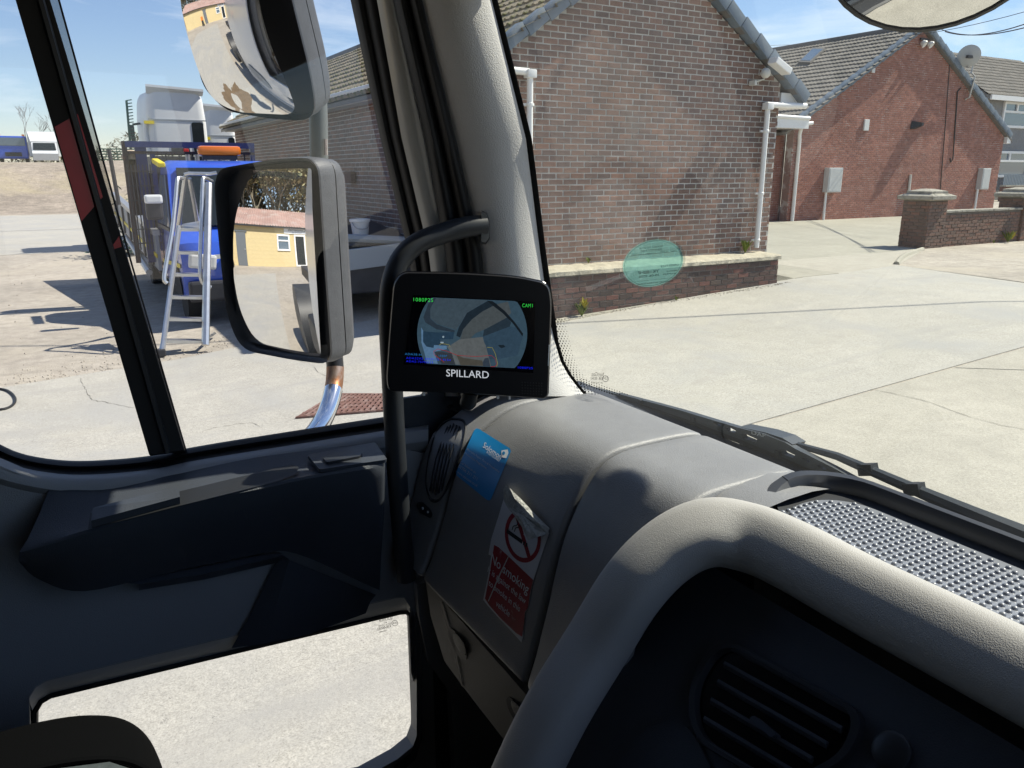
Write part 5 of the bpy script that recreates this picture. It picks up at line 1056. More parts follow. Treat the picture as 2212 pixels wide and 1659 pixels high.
MB().box((-4.6, 0.2, 0.95), (6.0, 0.9, 0.25)).build('frame', 'dark_metal', bd)
MB().lathe((-3.9, 0.75, 0.52), (0, 1, 0), [(0.60, 0), (0.64, 0.02), (0.64, 0.50), (0.60, 0.5)], 24).build('mudguard', 'black_plastic_out', bd, True)
wheel(bd, (-3.9, 1.02, 0.5), (0, 1, 0), 0.5, 0.30); wheel(bd, (0.1, 1.02, 0.45), (0, 1, 0), 0.42, 0.26)
MB().box((-2.2, 1.0, 0.75), (0.9, 0.4, 0.5), None, 0.05).build('side_tank', 'black_plastic_out', bd)

# ------------------------------------------------------------------ dashboard
db = thing('dashboard', 'grey textured dashboard with glovebox and side air vent under the windscreen', 'dashboard', (0.6, 0.7, 1.4))
PR = [(0.752, 1.69), (0.750, 1.736), (0.738, 1.748), (0.70, 1.752), (0.63, 1.752), (0.592, 1.749), (0.563, 1.736), (0.537, 1.704), (0.513, 1.658), (0.498, 1.61), (0.487, 1.562), (0.476, 1.52), (0.467, 1.486), (0.457, 1.456), (0.458, 1.446), (0.47, 1.442), (0.52, 1.440)]
PRs = [(p.x, p.y) for p in spline([V(a, b, 0) for a, b in PR], 5)]
def wsh(z): return min(max((1.752 - z) / 0.055, 0), 1)
def dpt(x, z, y):
    dy = max(y - 0.755, 0); w = wsh(z)
    zz = z + (0.2 * dy * max(1.6 - z, 0) / 0.152 if z < 1.6 else 0)
    return V(x - 0.16 * dy * w, y, zz)
TAB = sorted([(b, a) for a, b in PRs if b > 1.450 and a < 0.70])
def dash_f(p):
    if p.z > 1.752: return 1
    dy = max(p.y - 0.755, 0); z = p.z
    if z < 1.6: z = (z - 0.2 * dy * 1.6 / 0.152) / (1 - 0.2 * dy / 0.152)
    return interp(TAB, z) - 0.16 * dy * wsh(z) - p.x
def on_dash(px, py, lift=0.0):
    p = on_surf(px, py, dash_f); return p + (CAM - p).normalized() * lift
def dsec(name, y0, y1, mat, n=14):
    sgn = 1 if y1 > y0 else -1; st = [(y0, 0.010), (y0 + 0.0015, 0.004), (y0 + 0.004, 0.001)] + [(lerp(y0 + 0.007, y1 - 0.007, k / n), 0.0) for k in range(n + 1)] + [(y1 - 0.004, 0.001), (y1 - 0.0015, 0.004), (y1, 0.010)]
    cen = V(0.66, 0, 1.60); rws = []
    for y, ins in st:
        r = []
        for x, z in PRs:
            p = dpt(x, z, y); d = (V(cen.x, y, cen.z) - p).normalized(); r.append(p + d * ins)
        rws.append(r)
    for yy in (y0, y1):
        pass
    o = MB().loft(rws, False).build(name, mat, db, True); return o
dsec('vent_panel', 1.003, 1.088, 'dash_grey', 8)
dsec('glovebox_panel', 0.758, 0.9985, 'dash_grey')
dsec('centre_panel', 0.592, 0.7535, 'dash_grey', 8)
MB().loft([[V(x, y, z) for x, z in ((0.565, 1.70), (0.585, 1.733), (0.62, 1.747), (0.66, 1.751), (0.70, 1.752), (0.738, 1.748), (0.750, 1.736), (0.752, 1.69))] for y in (0.605, 0.535)], False).build('dash_top', 'dash_grey', db, True)
MB().box((0.67, 0.86, 1.59), (0.14, 0.44, 0.22)).build('carcass', 'vent_black', db)
for yc in (1.0007, 0.7557):
    rws = []
    for dy in (-0.006, 0.006):
        rws.append([dpt(x, z, yc + dy) + (V(0.66, yc + dy, 1.60) - dpt(x, z, yc + dy)).normalized() * 0.011 for x, z in PRs])
    MB().loft(rws, False).build('seam_filler', 'vent_black', db)  # dark strip added inside the seam to stop light leaking through
# air vent on the vent panel
oval = [(992, 903), (1003, 908), (1006, 925), (996, 975), (975, 1040), (955, 1075), (942, 1086), (928, 1080), (918, 1050), (920, 1010), (932, 955), (950, 918), (970, 904)]
ovs = [on_dash(x, y, 0.0012) for x, y in oval]; oc = sum(ovs, V(0, 0, 0)) / len(ovs)
vt = MB().loft([spline(ovs + ovs[:1], 4)[:-1], [p + (CAM - p).normalized() * 0.004 for p in spline([lerp(oc, p, 0.97) for p in ovs] + [lerp(oc, ovs[0], 0.97)], 4)[:-1]], [p - (CAM - p).normalized() * 0.006 for p in spline([lerp(oc, p, 0.84) for p in ovs] + [lerp(oc, ovs[0], 0.84)], 4)[:-1]]], True, False).build('air_vent', 'switch_black', db, True)
ngon('vent_hole', [p + (CAM - p).normalized() * 0.0006 for p in spline([lerp(oc, p, 0.90) for p in ovs] + [lerp(oc, ovs[0], 0.90)], 4)[:-1]], 'screen_black', vt)
for k in range(5):
    t = (k - 2) / 2.6
    a = on_dash(980 + t * 17, 915 + abs(t) * 8, 0.004); b_ = on_dash(941 + t * 17, 1070 - abs(t) * 12, 0.004); m_ = on_dash(957 + t * 19, 990, 0.006)
    MB().tube(spline([a, m_, b_], 5), 0.0013, 6, True).build('slat', 'vent_slat', vt, True)
sw_ = [on_dash(x, y, 0.002) for x, y in ((902, 1085), (912, 1084), (930, 1100), (935, 1112), (930, 1120), (908, 1108), (899, 1094))]
so_ = MB().prism(round_poly(sw_, 0.004, 3), (CAM - sw_[0]).normalized() * 0.004).build('heater_switch', 'switch_black', db, True)
for px, py in ((913, 1098), (924, 1106)):
    p = on_dash(px, py, 0.0075); MB().box(p, (0.002, 0.003, 0.003)).build('switch_mark', 'print_white', so_)
# corner cap below the monitor
MB().lathe(on_dash(1000, 858, -0.012), (-0.3, -0.5, 0.82), [(0.034, 0), (0.036, 0.006), (0.032, 0.008), (0.020, 0.004), (0.005, 0.004)], 20).build('demister_ring', 'switch_black', db, True)
# lower panel with latches
ln0 = V(-1, -0.16, 0.0).normalized(); lp0 = V(0.468, 0.80, 1.42)
def lo(px, py, d=0.0): return on_plane(px, py, lp0 + ln0 * d, ln0)
MB().prism([lo(*p) for p in ((915, 1222), (960, 1300), (1050, 1402), (1150, 1516), (1230, 1600), (1250, 1760), (1180, 1712), (1104, 1618), (1050, 1548), (996, 1478), (960, 1428), (930, 1330))], -ln0 * 0.02).build('lower_panel', 'dash_lower', db)
MB().prism([lo(*p, 0.0015) for p in ((950, 1302), (956, 1300), (985, 1400), (1001, 1484), (997, 1482), (980, 1400))], ln0 * 0.0005).build('panel_seam', 'vent_black', db)
for (cx, cy_, sx, sy, sh) in ((989, 1391, 13, 34, 0.45), (1113, 1535, 12, 30, 0.45)):
    def el(k, dd, ox=0): return [lo(cx + ox + (math.cos(a) * sx + math.sin(a) * sy * sh) * k, cy_ + math.sin(a) * sy * k, dd) for a in [j * 6.2832 / 24 for j in range(24)]]
    lt = MB().prism(el(1, 0.001), ln0 * 0.001).build('latch', 'vent_black', db)
    MB().loft([el(0.72, 0.0022, 4), el(0.66, 0.005, 4)]).build('latch_button', 'dash_lower', lt, True)
# console hood (beige roll) and face
H = [at(1140, 1659, 1, 0.60), at(1210, 1520, 1, 0.60), at(1290, 1390, 1, 0.60), at(1368, 1266, 1, 0.588), at(1448, 1186, 1, 0.576), at(1530, 1150, 1, 0.556), at(1620, 1162, 1, 0.524), at(1720, 1205, 1, 0.472), V(0.6145, 0.40, 1.715), V(0.6175, 0.30, 1.714), V(0.618, 0.1, 1.714), V(0.618, -0.6, 1.714)]
H = [V(0.275, 0.60, 1.27), V(0.325, 0.60, 1.39)] + H
Hs = spline(H, 6); fn_ = V(-0.76, 0, 0.65); rws = []
for i, p in enumerate(Hs):
    t = (Hs[min(i + 1, len(Hs) - 1)] - Hs[max(i - 1, 0)]).normalized(); side = t.cross(fn_).normalized(); nn = side.cross(t).normalized()
    rr = []
    for k in range(24):
        a = 2 * math.pi * k / 24; c_, s_ = math.cos(a), math.sin(a)
        ex = 0.75; u = math.copysign(abs(c_) ** ex, c_) * 0.036; v = math.copysign(abs(s_) ** ex, s_) * 0.030
        rr.append(p + side * u + nn * v)
    rws.append(rr)
con = thing('centre_console', 'centre console with beige padded hood, dark face and round-ended air vent', 'console', (0.5, 0.2, 1.2))
MB().loft(rws).build('hood_roll', 'trim_beige', con, True)
cp0 = V(0.585, 0.3, 1.675)
def cf(px, py, d=0.0): return on_plane(px, py, cp0 + fn_ * d, fn_)
d1 = V(-0.65, 0, -0.76)
MB().prism([cp0 + V(0, 0.31, 0), cp0 + V(0, 0.31, 0) + d1 * 0.75, cp0 + V(0, -0.9, 0) + d1 * 0.75, cp0 + V(0, -0.9, 0)], -fn_ * 0.03).build('face', 'dark_trim', con)
vo = round_poly([cf(*p, 0.002) for p in ((1490, 1480), (1560, 1372), (1880, 1545), (1850, 1640), (1700, 1720), (1500, 1600))], 0.05, 7); vc = sum(vo, V(0, 0, 0)) / len(vo)
cv = MB().loft([vo, [lerp(vc, p, 0.98) + fn_ * 0.008 for p in vo], [lerp(vc, p, 0.90) + fn_ * 0.008 for p in vo], [lerp(vc, p, 0.87) - fn_ * 0.001 for p in vo]], True, False).build('air_vent', 'switch_black', con, True)
ngon('vent_hole', [lerp(vc, p, 0.92) + fn_ * 0.0005 for p in vo], 'screen_black', cv)
for k in range(6):
    t = k / 5; a = lerp(cf(1570, 1392, 0.006), cf(1500, 1590, 0.006), t); b_ = lerp(cf(1865, 1552, 0.006), cf(1700, 1712, 0.006), t)
    MB().tube([lerp(a, b_, 0.04), lerp(a, b_, 0.96)], 0.0026, 6, True, 1.6).build('slat', 'dark_trim', cv, True)
MB().prism(round_poly([cf(*p, 0.004) for p in ((1630, 1560), (1642, 1552), (1690, 1592), (1680, 1602))], 0.004, 3), fn_ * 0.012).build('vent_tab', 'dark_trim', cv)
MB().prism(round_poly([cf(*p, 0.001) for p in ((1300, 1700), (1390, 1580), (1450, 1555), (1500, 1580), (1560, 1700))], 0.03, 5), fn_ * 0.004).build('drawer_front', 'dark_trim', con, True)
MB().lathe(cf(1930, 1625, 0.0), fn_, [(0.016, 0), (0.016, 0.006), (0.013, 0.008), (0.002, 0.008)], 20).build('knob', 'switch_black', con, True)
# tray with dimpled mat
TZ = 1.757
outer = rrect(0.620, -0.60, 0.762, 0.575, 0.070, 8); inner = rrect(0.628, -0.58, 0.749, 0.555, 0.062, 8); matl = rrect(0.630, -0.57, 0.737, 0.532, 0.05, 8)
nh = lambda x: -0.018 * min(max((0.715 - x) / 0.075, 0), 1) ** 1.5
MB().loft([[V(x, y, TZ - 0.02) for x, y in outer], [V(x, y, TZ + 0.002 + nh(x)) for x, y in outer], [V(lerp(a[0], b[0], 0.2), lerp(a[1], b[1], 0.2), TZ + 0.006 + nh(a[0])) for a, b in zip(outer, inner)], [V(lerp(a[0], b[0], 0.7), lerp(a[1], b[1], 0.7), TZ + 0.005 + nh(a[0])) for a, b in zip(outer, inner)], [V(x, y, TZ - 0.002 + nh(x)) for x, y in inner], [V(x, y, TZ - 0.012) for x, y in inner], [V(lerp(a[0], b[0], 0.5), lerp(a[1], b[1], 0.5), TZ - 0.0135) for a, b in zip(inner, matl)], [V(x, y, TZ - 0.0145) for x, y in matl]], True, False).build('tray_rim', 'rim_black', con, True)
mt_ = ngon('tray_mat', [V(x, y, TZ - 0.0142) for x, y in matl], 'mat_grey', con)
bm2 = MB(); j = 0
for iy in range(92):
    for ix in range(12):
        x = 0.634 + ix * 0.0090 + (0.0048 if iy % 2 else 0); y = 0.526 - iy * 0.0083
        if x > 0.732 or y < -0.25 or math.hypot(max(x - 0.687, 0), max(y - 0.482, 0)) > 0.046: continue
        c = V(x, y, TZ - 0.0142); r = 0.0031
        bm2.loft([[c + V(math.cos(a) * r * k, math.sin(a) * r * k, h) for a in [q * 0.8976 for q in range(7)]] for k, h in ((1, 0), (0.85, 0.0014), (0.5, 0.0023), (0.12, 0.0026))])
stuff(bm2.build('mat_dimples', 'mat_grey', mt_, True))

# ------------------------------------------------------------------ monitor
mo = thing('camera_monitor', 'black camera monitor with lit screen mounted at the foot of the pillar', 'monitor', (0.5, 0.95, 1.76))
mn = V(-math.cos(R(62)), -math.sin(R(62)), 0.06).normalized(); mp0 = CAM + ray(1010, 720) * 1.07
def mq(px, py, d=0.0): return on_plane(px, py, mp0 + mn * d, mn)
mout = [(868, 588), (1000, 590), (1120, 598), (1185, 612), (1192, 650), (1185, 855), (1178, 862), (1000, 850), (838, 846), (834, 820), (842, 700), (850, 610)]
mrad = [0.014, 0.1, 0.1, 0.014, 0.05, 0.008, 0.006, 0.1, 0.010, 0.02, 0.1, 0.02]
o3 = round_poly([mq(*p) for p in mout], mrad, 5); oc_ = sum(o3, V(0, 0, 0)) / len(o3)
scr_px = [(893, 638), (1157, 652), (1152, 806), (872, 787)]
def sm(u, v): return lerp(lerp(Vector((*scr_px[3], 0)), Vector((*scr_px[2], 0)), u), lerp(Vector((*scr_px[0], 0)), Vector((*scr_px[1], 0)), u), v)
ho = MB().loft([[lerp(oc_, p, 0.90) - mn * 0.034 for p in o3], [lerp(oc_, p, 0.985) - mn * 0.030 for p in o3], [p - mn * 0.018 for p in o3], [p - mn * 0.003 for p in o3], [lerp(oc_, p, 0.985) for p in o3]]).build('housing', 'bezel_black', mo, True)
MB().tube([lerp(oc_, p, 1.0) - mn * 0.009 for p in o3] + [o3[0] - mn * 0.009], 0.0011, 5, False).build('housing_seam', 'screen_black', ho)
scn = ngon('screen', [mq(*p, 0.0012) for p in scr_px], 'screen_black', mo)
def sc(cx, cy_, d): return mq((1600 + cx * 0.24864) / 1.8228, (1150 + cy_ * 0.24864) / 1.8228, 0.0014 + d * 0.00018)
def pic(pts, col, d, s=1.0):
    col = (col[0] * 0.80, col[1] * 0.98, col[2] * 1.10)
    nm = 'pic_%d' % len(MATS); mk_emit(nm, col, s * 0.72, 0.16); return ngon('picture_area', [sc(x, y, d) for x, y in pts], nm, scn)
def yt(x): return 88 + 0.043 * (x - 450)
def yb_(x): return 1140 + 0.050 * (x - 430)
circ = []
for k in range(72):
    a = k * 2 * math.pi / 72; x = 1043 + 872 * math.cos(a); y = 660 + 872 * math.sin(a) ; circ.append((x, min(max(y, yt(x)), yb_(x))))
pic(circ, (0.035, 0.055, 0.070), 0)
pic([(440, 92), (1290, 130), (960, 330), (870, 480), (790, 600), (480, 500), (370, 400), (370, 230)], (0.042, 0.052, 0.060), 1)
pic([(440, 92), (470, 95), (380, 260), (380, 420), (480, 510), (770, 610), (760, 640), (480, 590), (300, 480), (270, 400), (350, 180)], (0.022, 0.028, 0.036), 2)
pic([(1420, 195), (1610, 150), (1660, 330), (1560, 430), (1220, 600), (1100, 650), (1000, 745), (850, 745), (900, 590), (1040, 430), (1200, 310)], (0.058, 0.057, 0.055), 2)
pic([(1290, 138), (1440, 185), (1200, 310), (1040, 430), (900, 590), (850, 720), (790, 690), (830, 560), (960, 330)], (0.012, 0.017, 0.022), 3)
pic([(1230, 600), (1600, 400), (1660, 480), (1640, 545), (1210, 705)], (0.018, 0.025, 0.032), 3)
pic([(1210, 705), (1640, 545), (1790, 560), (1850, 680), (1760, 1000), (1450, 1065), (1310, 1060), (1250, 850)], (0.028, 0.045, 0.062), 2)
pic([(840, 750), (1210, 710), (1230, 790), (1260, 850), (1310, 1050), (1345, 1180), (800, 1150), (700, 840)], (0.092, 0.084, 0.078), 3)
pic([(235, 560), (270, 620), (265, 790), (320, 865), (430, 885), (440, 840), (640, 850), (640, 905), (440, 945), (500, 1135), (330, 1120), (240, 800)], (0.085, 0.135, 0.20), 3)
pic([(265, 620), (500, 640), (760, 630), (740, 745), (520, 752), (640, 840), (440, 838), (430, 882), (320, 860), (265, 780)], (0.018, 0.034, 0.052), 4)
pic([(440, 942), (720, 965), (780, 1152), (560, 1140)], (0.03, 0.03, 0.034), 4)
pic([(640, 850), (700, 845), (830, 1150), (770, 1148), (700, 960)], (0.10, 0.095, 0.09), 4)
pic([(790, 990), (900, 1040), (1200, 1085), (1225, 1170), (860, 1160)], (0.062, 0.048, 0.036), 4)
pic([(1210, 1110), (1240, 1050), (1300, 1040), (1330, 1180), (1215, 1172)], (0.03, 0.035, 0.045), 5)
pic([(1280, 135), (1370, 145), (1560, 300), (1720, 480), (1850, 660), (1838, 700), (1690, 500), (1520, 330), (1350, 200)], (0.008, 0.010, 0.012), 5)
pic([(1450, 840), (1540, 835), (1570, 870), (1500, 890)], (0.010, 0.014, 0.018), 3)
for (x, y) in ((585, 710),): pic([(x + 17 * math.cos(a), y + 17 * math.sin(a)) for a in [k * .628 for k in range(10)]], (0.22, 0.24, 0.25), 6)
pic([(540, 785), (590, 790), (588, 812), (540, 808)], (0.28, 0.29, 0.30), 6)
mk_emit('line_red', (0.16, 0.01, 0.012), 1); mk_emit('line_yellow', (0.13, 0.12, 0.03), 1); mk_emit('osd_green', (0.02, 0.33, 0.04), 1); mk_emit('osd_blue', (0.005, 0.01, 0.42), 1); mk_emit('osd_cyan', (0.01, 0.08, 0.20), 1); mk_emit('logo_white', (0.33, 0.35, 0.38), 1)
MB().tube([sc(x, y, 9) for x, y in ((600, 1110), (440, 990), (430, 940), (500, 900), (640, 935), (820, 1005), (1100, 1020), (1350, 1005), (1410, 1060), (1430, 1150), (1400, 1180), (1340, 1182))], 0.00035, 4).build('guide_line', 'line_red', scn)
MB().tube([sc(x, y, 8) for x, y in ((520, 840), (560, 815), (680, 835), (690, 870))], 0.00035, 4).tube([sc(x, y, 8) for x, y in ((1280, 875), (1360, 880), (1410, 980), (1445, 1130), (1430, 1180))], 0.00035, 4).build('guide_line', 'line_yellow', scn)
def osd(s, cx, cy_, h, w_, mat, sl=0.06): text_on('screen_text', s, lambda u, v: sc(cx + u * h, cy_ + u * h * sl - v * h, 12), mat, scn, width=w_ / h, spacing=1.15)
osd('1080P25', 262, 126, 82, 310, 'osd_green', 0.04); osd('CAM1', 1922, 216, 82, 165, 'osd_green', 0.02)
osd('ADA38-H', 110, 988, 48, 260, 'osd_cyan', 0.05); osd('1080P', 575, 1012, 48, 130, 'osd_cyan', 0.05); osd('ADA32V3 20231121 4154', 350, 1062, 48, 705, 'osd_blue', 0.05); osd('ADAS-757f2025', 212, 1106, 44, 430, 'osd_blue', 0.05); osd('1080P25', 1880, 1202, 48, 235, 'osd_blue', 0.06)
text_on('brand_lettering', 'SPILLARD', lambda u, v: mq(1010 + u * 22, 808.5 + u * 22 * 0.05 - v * 22, 0.0015), 'logo_white', mo, width=92 / 22)
MB().tube([mq(1186, 745, 0.001), mq(1184, 790, 0.001)], 0.0006, 4).build('status_light', 'print_dull', mo)
for (px, py) in ((915, 850), (1075, 857), (1100, 858)): MB().box(mq(px, py, -0.01), (0.003, 0.003, 0.006)).build('vent_tab', 'print_white', mo)
g_ = MB()
for i in range(8):
    for j in range(5): g_.box(mq(1128 + i * 6, 826 + i * 0.3 + j * 6, 0.0002), (0.0012, 0.0012, 0.0012))
stuff(g_.build('speaker_grille', 'vent_black', mo))
MB().tube([mq(1015, 850, -0.02), mq(1012, 868, -0.02), on_dash(1008, 872, 0.0)], 0.012, 12).build('mount', 'switch_black', mo, True)

# ------------------------------------------------------------------ stickers on the dash
def s4(cx, cy_, lift): return on_dash((1500 + cx / 1.382) / 1.8228, (1500 + cy_ / 1.382) / 1.8228, lift)
def dense(pts, n=6):
    o = []
    for a, b in zip(pts, pts[1:] + pts[:1]):
        for k in range(n): o.append((lerp(a[0], b[0], k / n), lerp(a[1], b[1], k / n)))
    return o
def dash_film(name, outline, mat, parent, lift, cuts=9):
    """film wrapped over the dash curve: outline in picture measure, filled and subdivided"""
    bm = bmesh.new(); vs_ = [bm.verts.new((x, y, 0)) for x, y in dense(outline)]; bm.faces.new(vs_)
    xs_ = [p[0] for p in outline]; ys_ = [p[1] for p in outline]
    for k in range(1, cuts): bmesh.ops.bisect_plane(bm, geom=bm.verts[:] + bm.edges[:] + bm.faces[:], plane_co=(0, lerp(min(ys_), max(ys_), k / cuts), 0), plane_no=(0, 1, 0))
    for k in range(1, cuts): bmesh.ops.bisect_plane(bm, geom=bm.verts[:] + bm.edges[:] + bm.faces[:], plane_co=(lerp(min(xs_), max(xs_), k / cuts), 0, 0), plane_no=(1, 0, 0))
    for v in bm.verts: v.co = s4(v.co.x, v.co.y, lift)
    me = bpy.data.meshes.new(name); bm.to_mesh(me); bm.free()
    return fix(name, bpy.data.objects.new(name, me), mat, parent, True)
bs = thing('blue_sticker', 'blue contact sticker with white print beside the dashboard air vent', 'sticker', tuple(on_dash(1045, 1000)))
rb = [(p.x, p.y) for p in round_poly([V(515, 250, 0), V(713, 372, 0), V(592, 660, 0), V(402, 508, 0)], 22, 4)]
dash_film('film', rb[::2], 'sticker_blue', bs, 0.0012)
def bt(s, x, y, h, w_, mat='print_white'):
    ux, uy = 0.815, 0.58; vx, vy = 0.40, -0.92
    text_on('lettering', s, lambda u, v: s4(x + (u * ux + v * vx) * h, y + (u * uy + v * vy) * h, 0.0018), mat, bs, width=w_ / h)
bt('Solomon', 607, 382, 44, 118); bt('BODYGUARD', 610, 410, 19, 84, 'print_dull')
bt('Aftersales Repair, Parts & Preventative', 556, 432, 17, 218, 'print_dull'); bt('Maintenance Programmes', 516, 434, 17, 146, 'print_dull')
bt('Call Solomon on', 474, 470, 19, 100, 'print_dull'); bt('01706 211 211', 474, 500, 25, 124, 'print_dull'); bt('www.solocom.co.uk', 470, 533, 21, 134, 'print_dull')
sh = [(656, 378), (690, 372), (694, 392), (682, 420), (660, 416), (655, 398)]
dash_film('emblem', sh, 'print_white', bs, 0.0018, 3); dash_film('emblem_dot', [(668 + 8 * math.cos(a), 392 + 10 * math.sin(a)) for a in [k * 1.047 for k in range(6)]], 'sticker_blue', bs, 0.0022, 2)
ns = thing('no_smoking_sticker', 'torn red and white no smoking sticker with its top corner peeling off the dash', 'sticker', tuple(on_dash(1115, 1230)))
dash_film('film', [(668, 640), (640, 735), (600, 860), (585, 945), (600, 950), (585, 1050), (556, 1190), (580, 1222), (650, 1300), (735, 1390), (765, 1424), (775, 1385), (780, 1300), (786, 1258), (800, 1240), (815, 1150), (830, 1085), (870, 960), (915, 830), (905, 800), (760, 690)], 'sticker_white', ns, 0.0012, 12)
dash_film('red_block', [(616, 892), (640, 905), (700, 960), (828, 1083), (812, 1150), (798, 1238), (784, 1256), (776, 1340), (768, 1392), (735, 1372), (650, 1290), (590, 1222), (566, 1184), (590, 1060)], 'sticker_red', ns, 0.0017, 10)
def nf(u, v, l=0.0018): return s4(772 + u * 92 + v * 34, 845 + u * 66 - v * 128, l)   # sign axes
ring = MB(); N_ = 40
ring.loft([[nf(k * math.cos(a), k * math.sin(a)) for a in [2 * math.pi * i / N_ for i in range(N_)]] for k in (1.0, 0.82)], True, False); ring.build('prohibition_ring', 'sticker_red', ns)
MB().add([nf(-0.66, 0.52), nf(-0.52, 0.66), nf(0.66, -0.52), nf(0.52, -0.66)], [(0, 1, 2, 3)]).build('prohibition_bar', 'sticker_red', ns)
for a in ([(-0.62, -0.14), (0.30, -0.14), (0.30, -0.30), (-0.62, -0.30)], [(0.36, -0.14), (0.44, -0.14), (0.44, -0.30), (0.36, -0.30)], [(0.50, -0.14), (0.58, -0.14), (0.58, -0.30), (0.50, -0.30)]):
    MB().add([nf(u - 0.25, v, 0.0020) for u, v in a], [(0, 1, 2, 3)]).build('cigarette', 'print_black', ns)
for dx in (0.0, 0.14):
    P = [(-0.62 + dx, -0.05), (-0.60 + dx, 0.12), (-0.46 + dx, 0.22), (-0.44 + dx, 0.38), (-0.56 + dx, 0.50), (-0.52 + dx, 0.66)]
    MB().tube([nf(p.x, p.y, 0.0020) for p in spline([V(u, v, 0) for u, v in P], 4)], 0.0007, 4).build('smoke_line', 'print_black', ns)
def nt_(s, x, y, h, w_, mat='print_white'):
    ux, uy = 0.755, 0.655; vx, vy = 0.24, -0.97
    text_on('lettering', s, lambda u, v: s4(x + (u * ux + v * vx) * h, y + (u * uy + v * vy) * h, 0.0021), mat, ns, width=w_ / h)
nt_('No smoking', 700, 1050, 70, 268); nt_('It is against the law', 684, 1112, 46, 270); nt_('to smoke in this', 672, 1170, 46, 224); nt_('vehicle', 664, 1240, 46, 96)
cu_ = [(664, 590, 0.010), (680, 568, 0.016), (700, 582, 0.018), (760, 640, 0.014), (850, 735, 0.010), (918, 803, 0.004), (905, 832, 0.006), (850, 850, 0.016), (800, 866, 0.020), (770, 800, 0.022), (728, 735, 0.020), (690, 692, 0.012), (668, 650, 0.004)]
ctr = s4(770, 730, 0.020); rn = random.Random(5); rim_ = [s4(x, y, l) for x, y, l in cu_]
mid_ = [lerp(ctr, p, 0.6) + (CAM - p).normalized() * rn.uniform(-0.002, 0.004) for p in rim_]; n = len(rim_)
MB().add([ctr] + mid_ + rim_, [(0, 1 + i, 1 + (i + 1) % n) for i in range(n)] + [(1 + i, 1 + n + i, 1 + n + (i + 1) % n, 1 + (i + 1) % n) for i in range(n)]).build('peeled_corner', 'peeled_paper', ns)
dash_film('crease', [(694, 950), (697, 952), (648, 1060), (586, 1200), (582, 1198), (642, 1055)], 'label_film', ns, 0.0024, 3)

# ------------------------------------------------------------------ identity disc on the windscreen
dk = thing('windscreen_disc', 'translucent teal paper disc stuck inside the windscreen, print seen reversed', 'disc', tuple(on_ws(1410, 568)))
def w7(cx, cy_, d): return on_ws((2500 + cx / 6.38) / 1.8228, (900 + cy_ / 6.38) / 1.8228, d)
def elp(k, d, cx=455, cy_=868): 
    o = []
    for i in range(48):
        a = 2 * math.pi * i / 48; x = math.cos(a) * 755 * k; y = math.sin(a) * 590 * k; o.append(w7(cx + x + y * -0.06, cy_ + y - x * 0.10, d))
    return o
ngon('pouch', elp(1.06, 0.0030, 470, 860), 'pouch_film', dk); ngon('paper', elp(1.0, 0.0036), 'disc_film', dk)
e_ = elp(0.95, 0.0040); MB().tube(e_ + e_[:1], 0.0002, 4).build('border_line', 'label_ink', dk)
for y0 in (575, 640, 1290):
    MB().tube([w7(-200, y0 + 70, 0.004), w7(1080, y0 - 70, 0.004)], 0.00012, 4).build('rule', 'label_ink', dk)
def dt(s, cx, cy_, h, w_): text_on('lettering', s, lambda u, v: w7(cx - u * h, cy_ + u * h * 0.10 - v * h, 0.0041), 'label_ink', dk, width=w_ / h)
dt('GOODS VEHICLE', 410, 475, 62, 600); dt('IDENTITY DISC', 410, 545, 62, 540); dt('D&C SUPPLY CHAIN LIMITED', 480, 615, 56, 1130); dt('CR0217633', 880, 930, 66, 450); dt('VEHICLE', 930, 1065, 50, 270); dt('YK18BHF', 335, 1095, 110, 540); dt('EXPIRES', 860, 1140, 50, 310); dt('30-06-2030', 360, 1190, 80, 510); dt('STANDARD INTERNATIONAL', 500, 1360, 52, 900)

# ------------------------------------------------------------------ passenger seat
st = thing('passenger_seat', 'black fabric passenger seat cushion with grey ribbed insert at lower left', 'seat', (-0.3, 0.7, 0.95))
rws = []; P0 = spline([V(x, 0, z) for x, z in ((-0.62, 1.16), (-0.62, 1.46), (-0.55, 1.49), (-0.40, 1.497), (-0.20, 1.50), (-0.09, 1.497), (-0.03, 1.480), (0.005, 1.45), (0.025, 1.40), (0.03, 1.33), (0.015, 1.22), (-0.02, 1.16))], 5)
for q_ in range(25):
    tt = -1 + 2 * q_ / 24; k = max(1 - abs(tt) ** 5, 0.0) ** 0.35; k = 0.55 + 0.45 * k
    rws.append([V(-0.3 + (p.x + 0.3) * (0.93 + 0.07 * k), 0.73 + 0.25 * tt, 1.30 + (p.z - 1.30) * k) for p in P0])
MB().loft(rws).build('cushion', 'seat_black', st, True)
MB().loft([[V(x, yy, z) for x, z in ((-0.60, 1.478), (-0.40, 1.502), (-0.20, 1.508), (-0.09, 1.506), (-0.025, 1.489), (0.012, 1.455), (0.033, 1.40))] for yy in (0.60, 0.62, 0.72, 0.80, 0.82)], False).build('insert', 'seat_grey', st, True)
for yy in (0.59, 0.83): MB().tube(spline([V(x, yy, z) for x, z in ((-0.60, 1.476), (-0.20, 1.504), (-0.09, 1.502), (-0.025, 1.485), (0.010, 1.453), (0.030, 1.40))], 4), 0.004, 6).build('piping', 'seat_black', st, True)
MB().prism([V(-0.62, 0.50, 1.5), V(-0.78, 0.50, 2.2), V(-0.70, 0.50, 2.25), V(-0.50, 0.50, 1.55)], (0, 0.46, 0)).build('backrest', 'seat_black', st)
MB().box((-0.3, 0.73, 1.08), (0.5, 0.36, 0.26)).build('base', 'dark_trim', st)

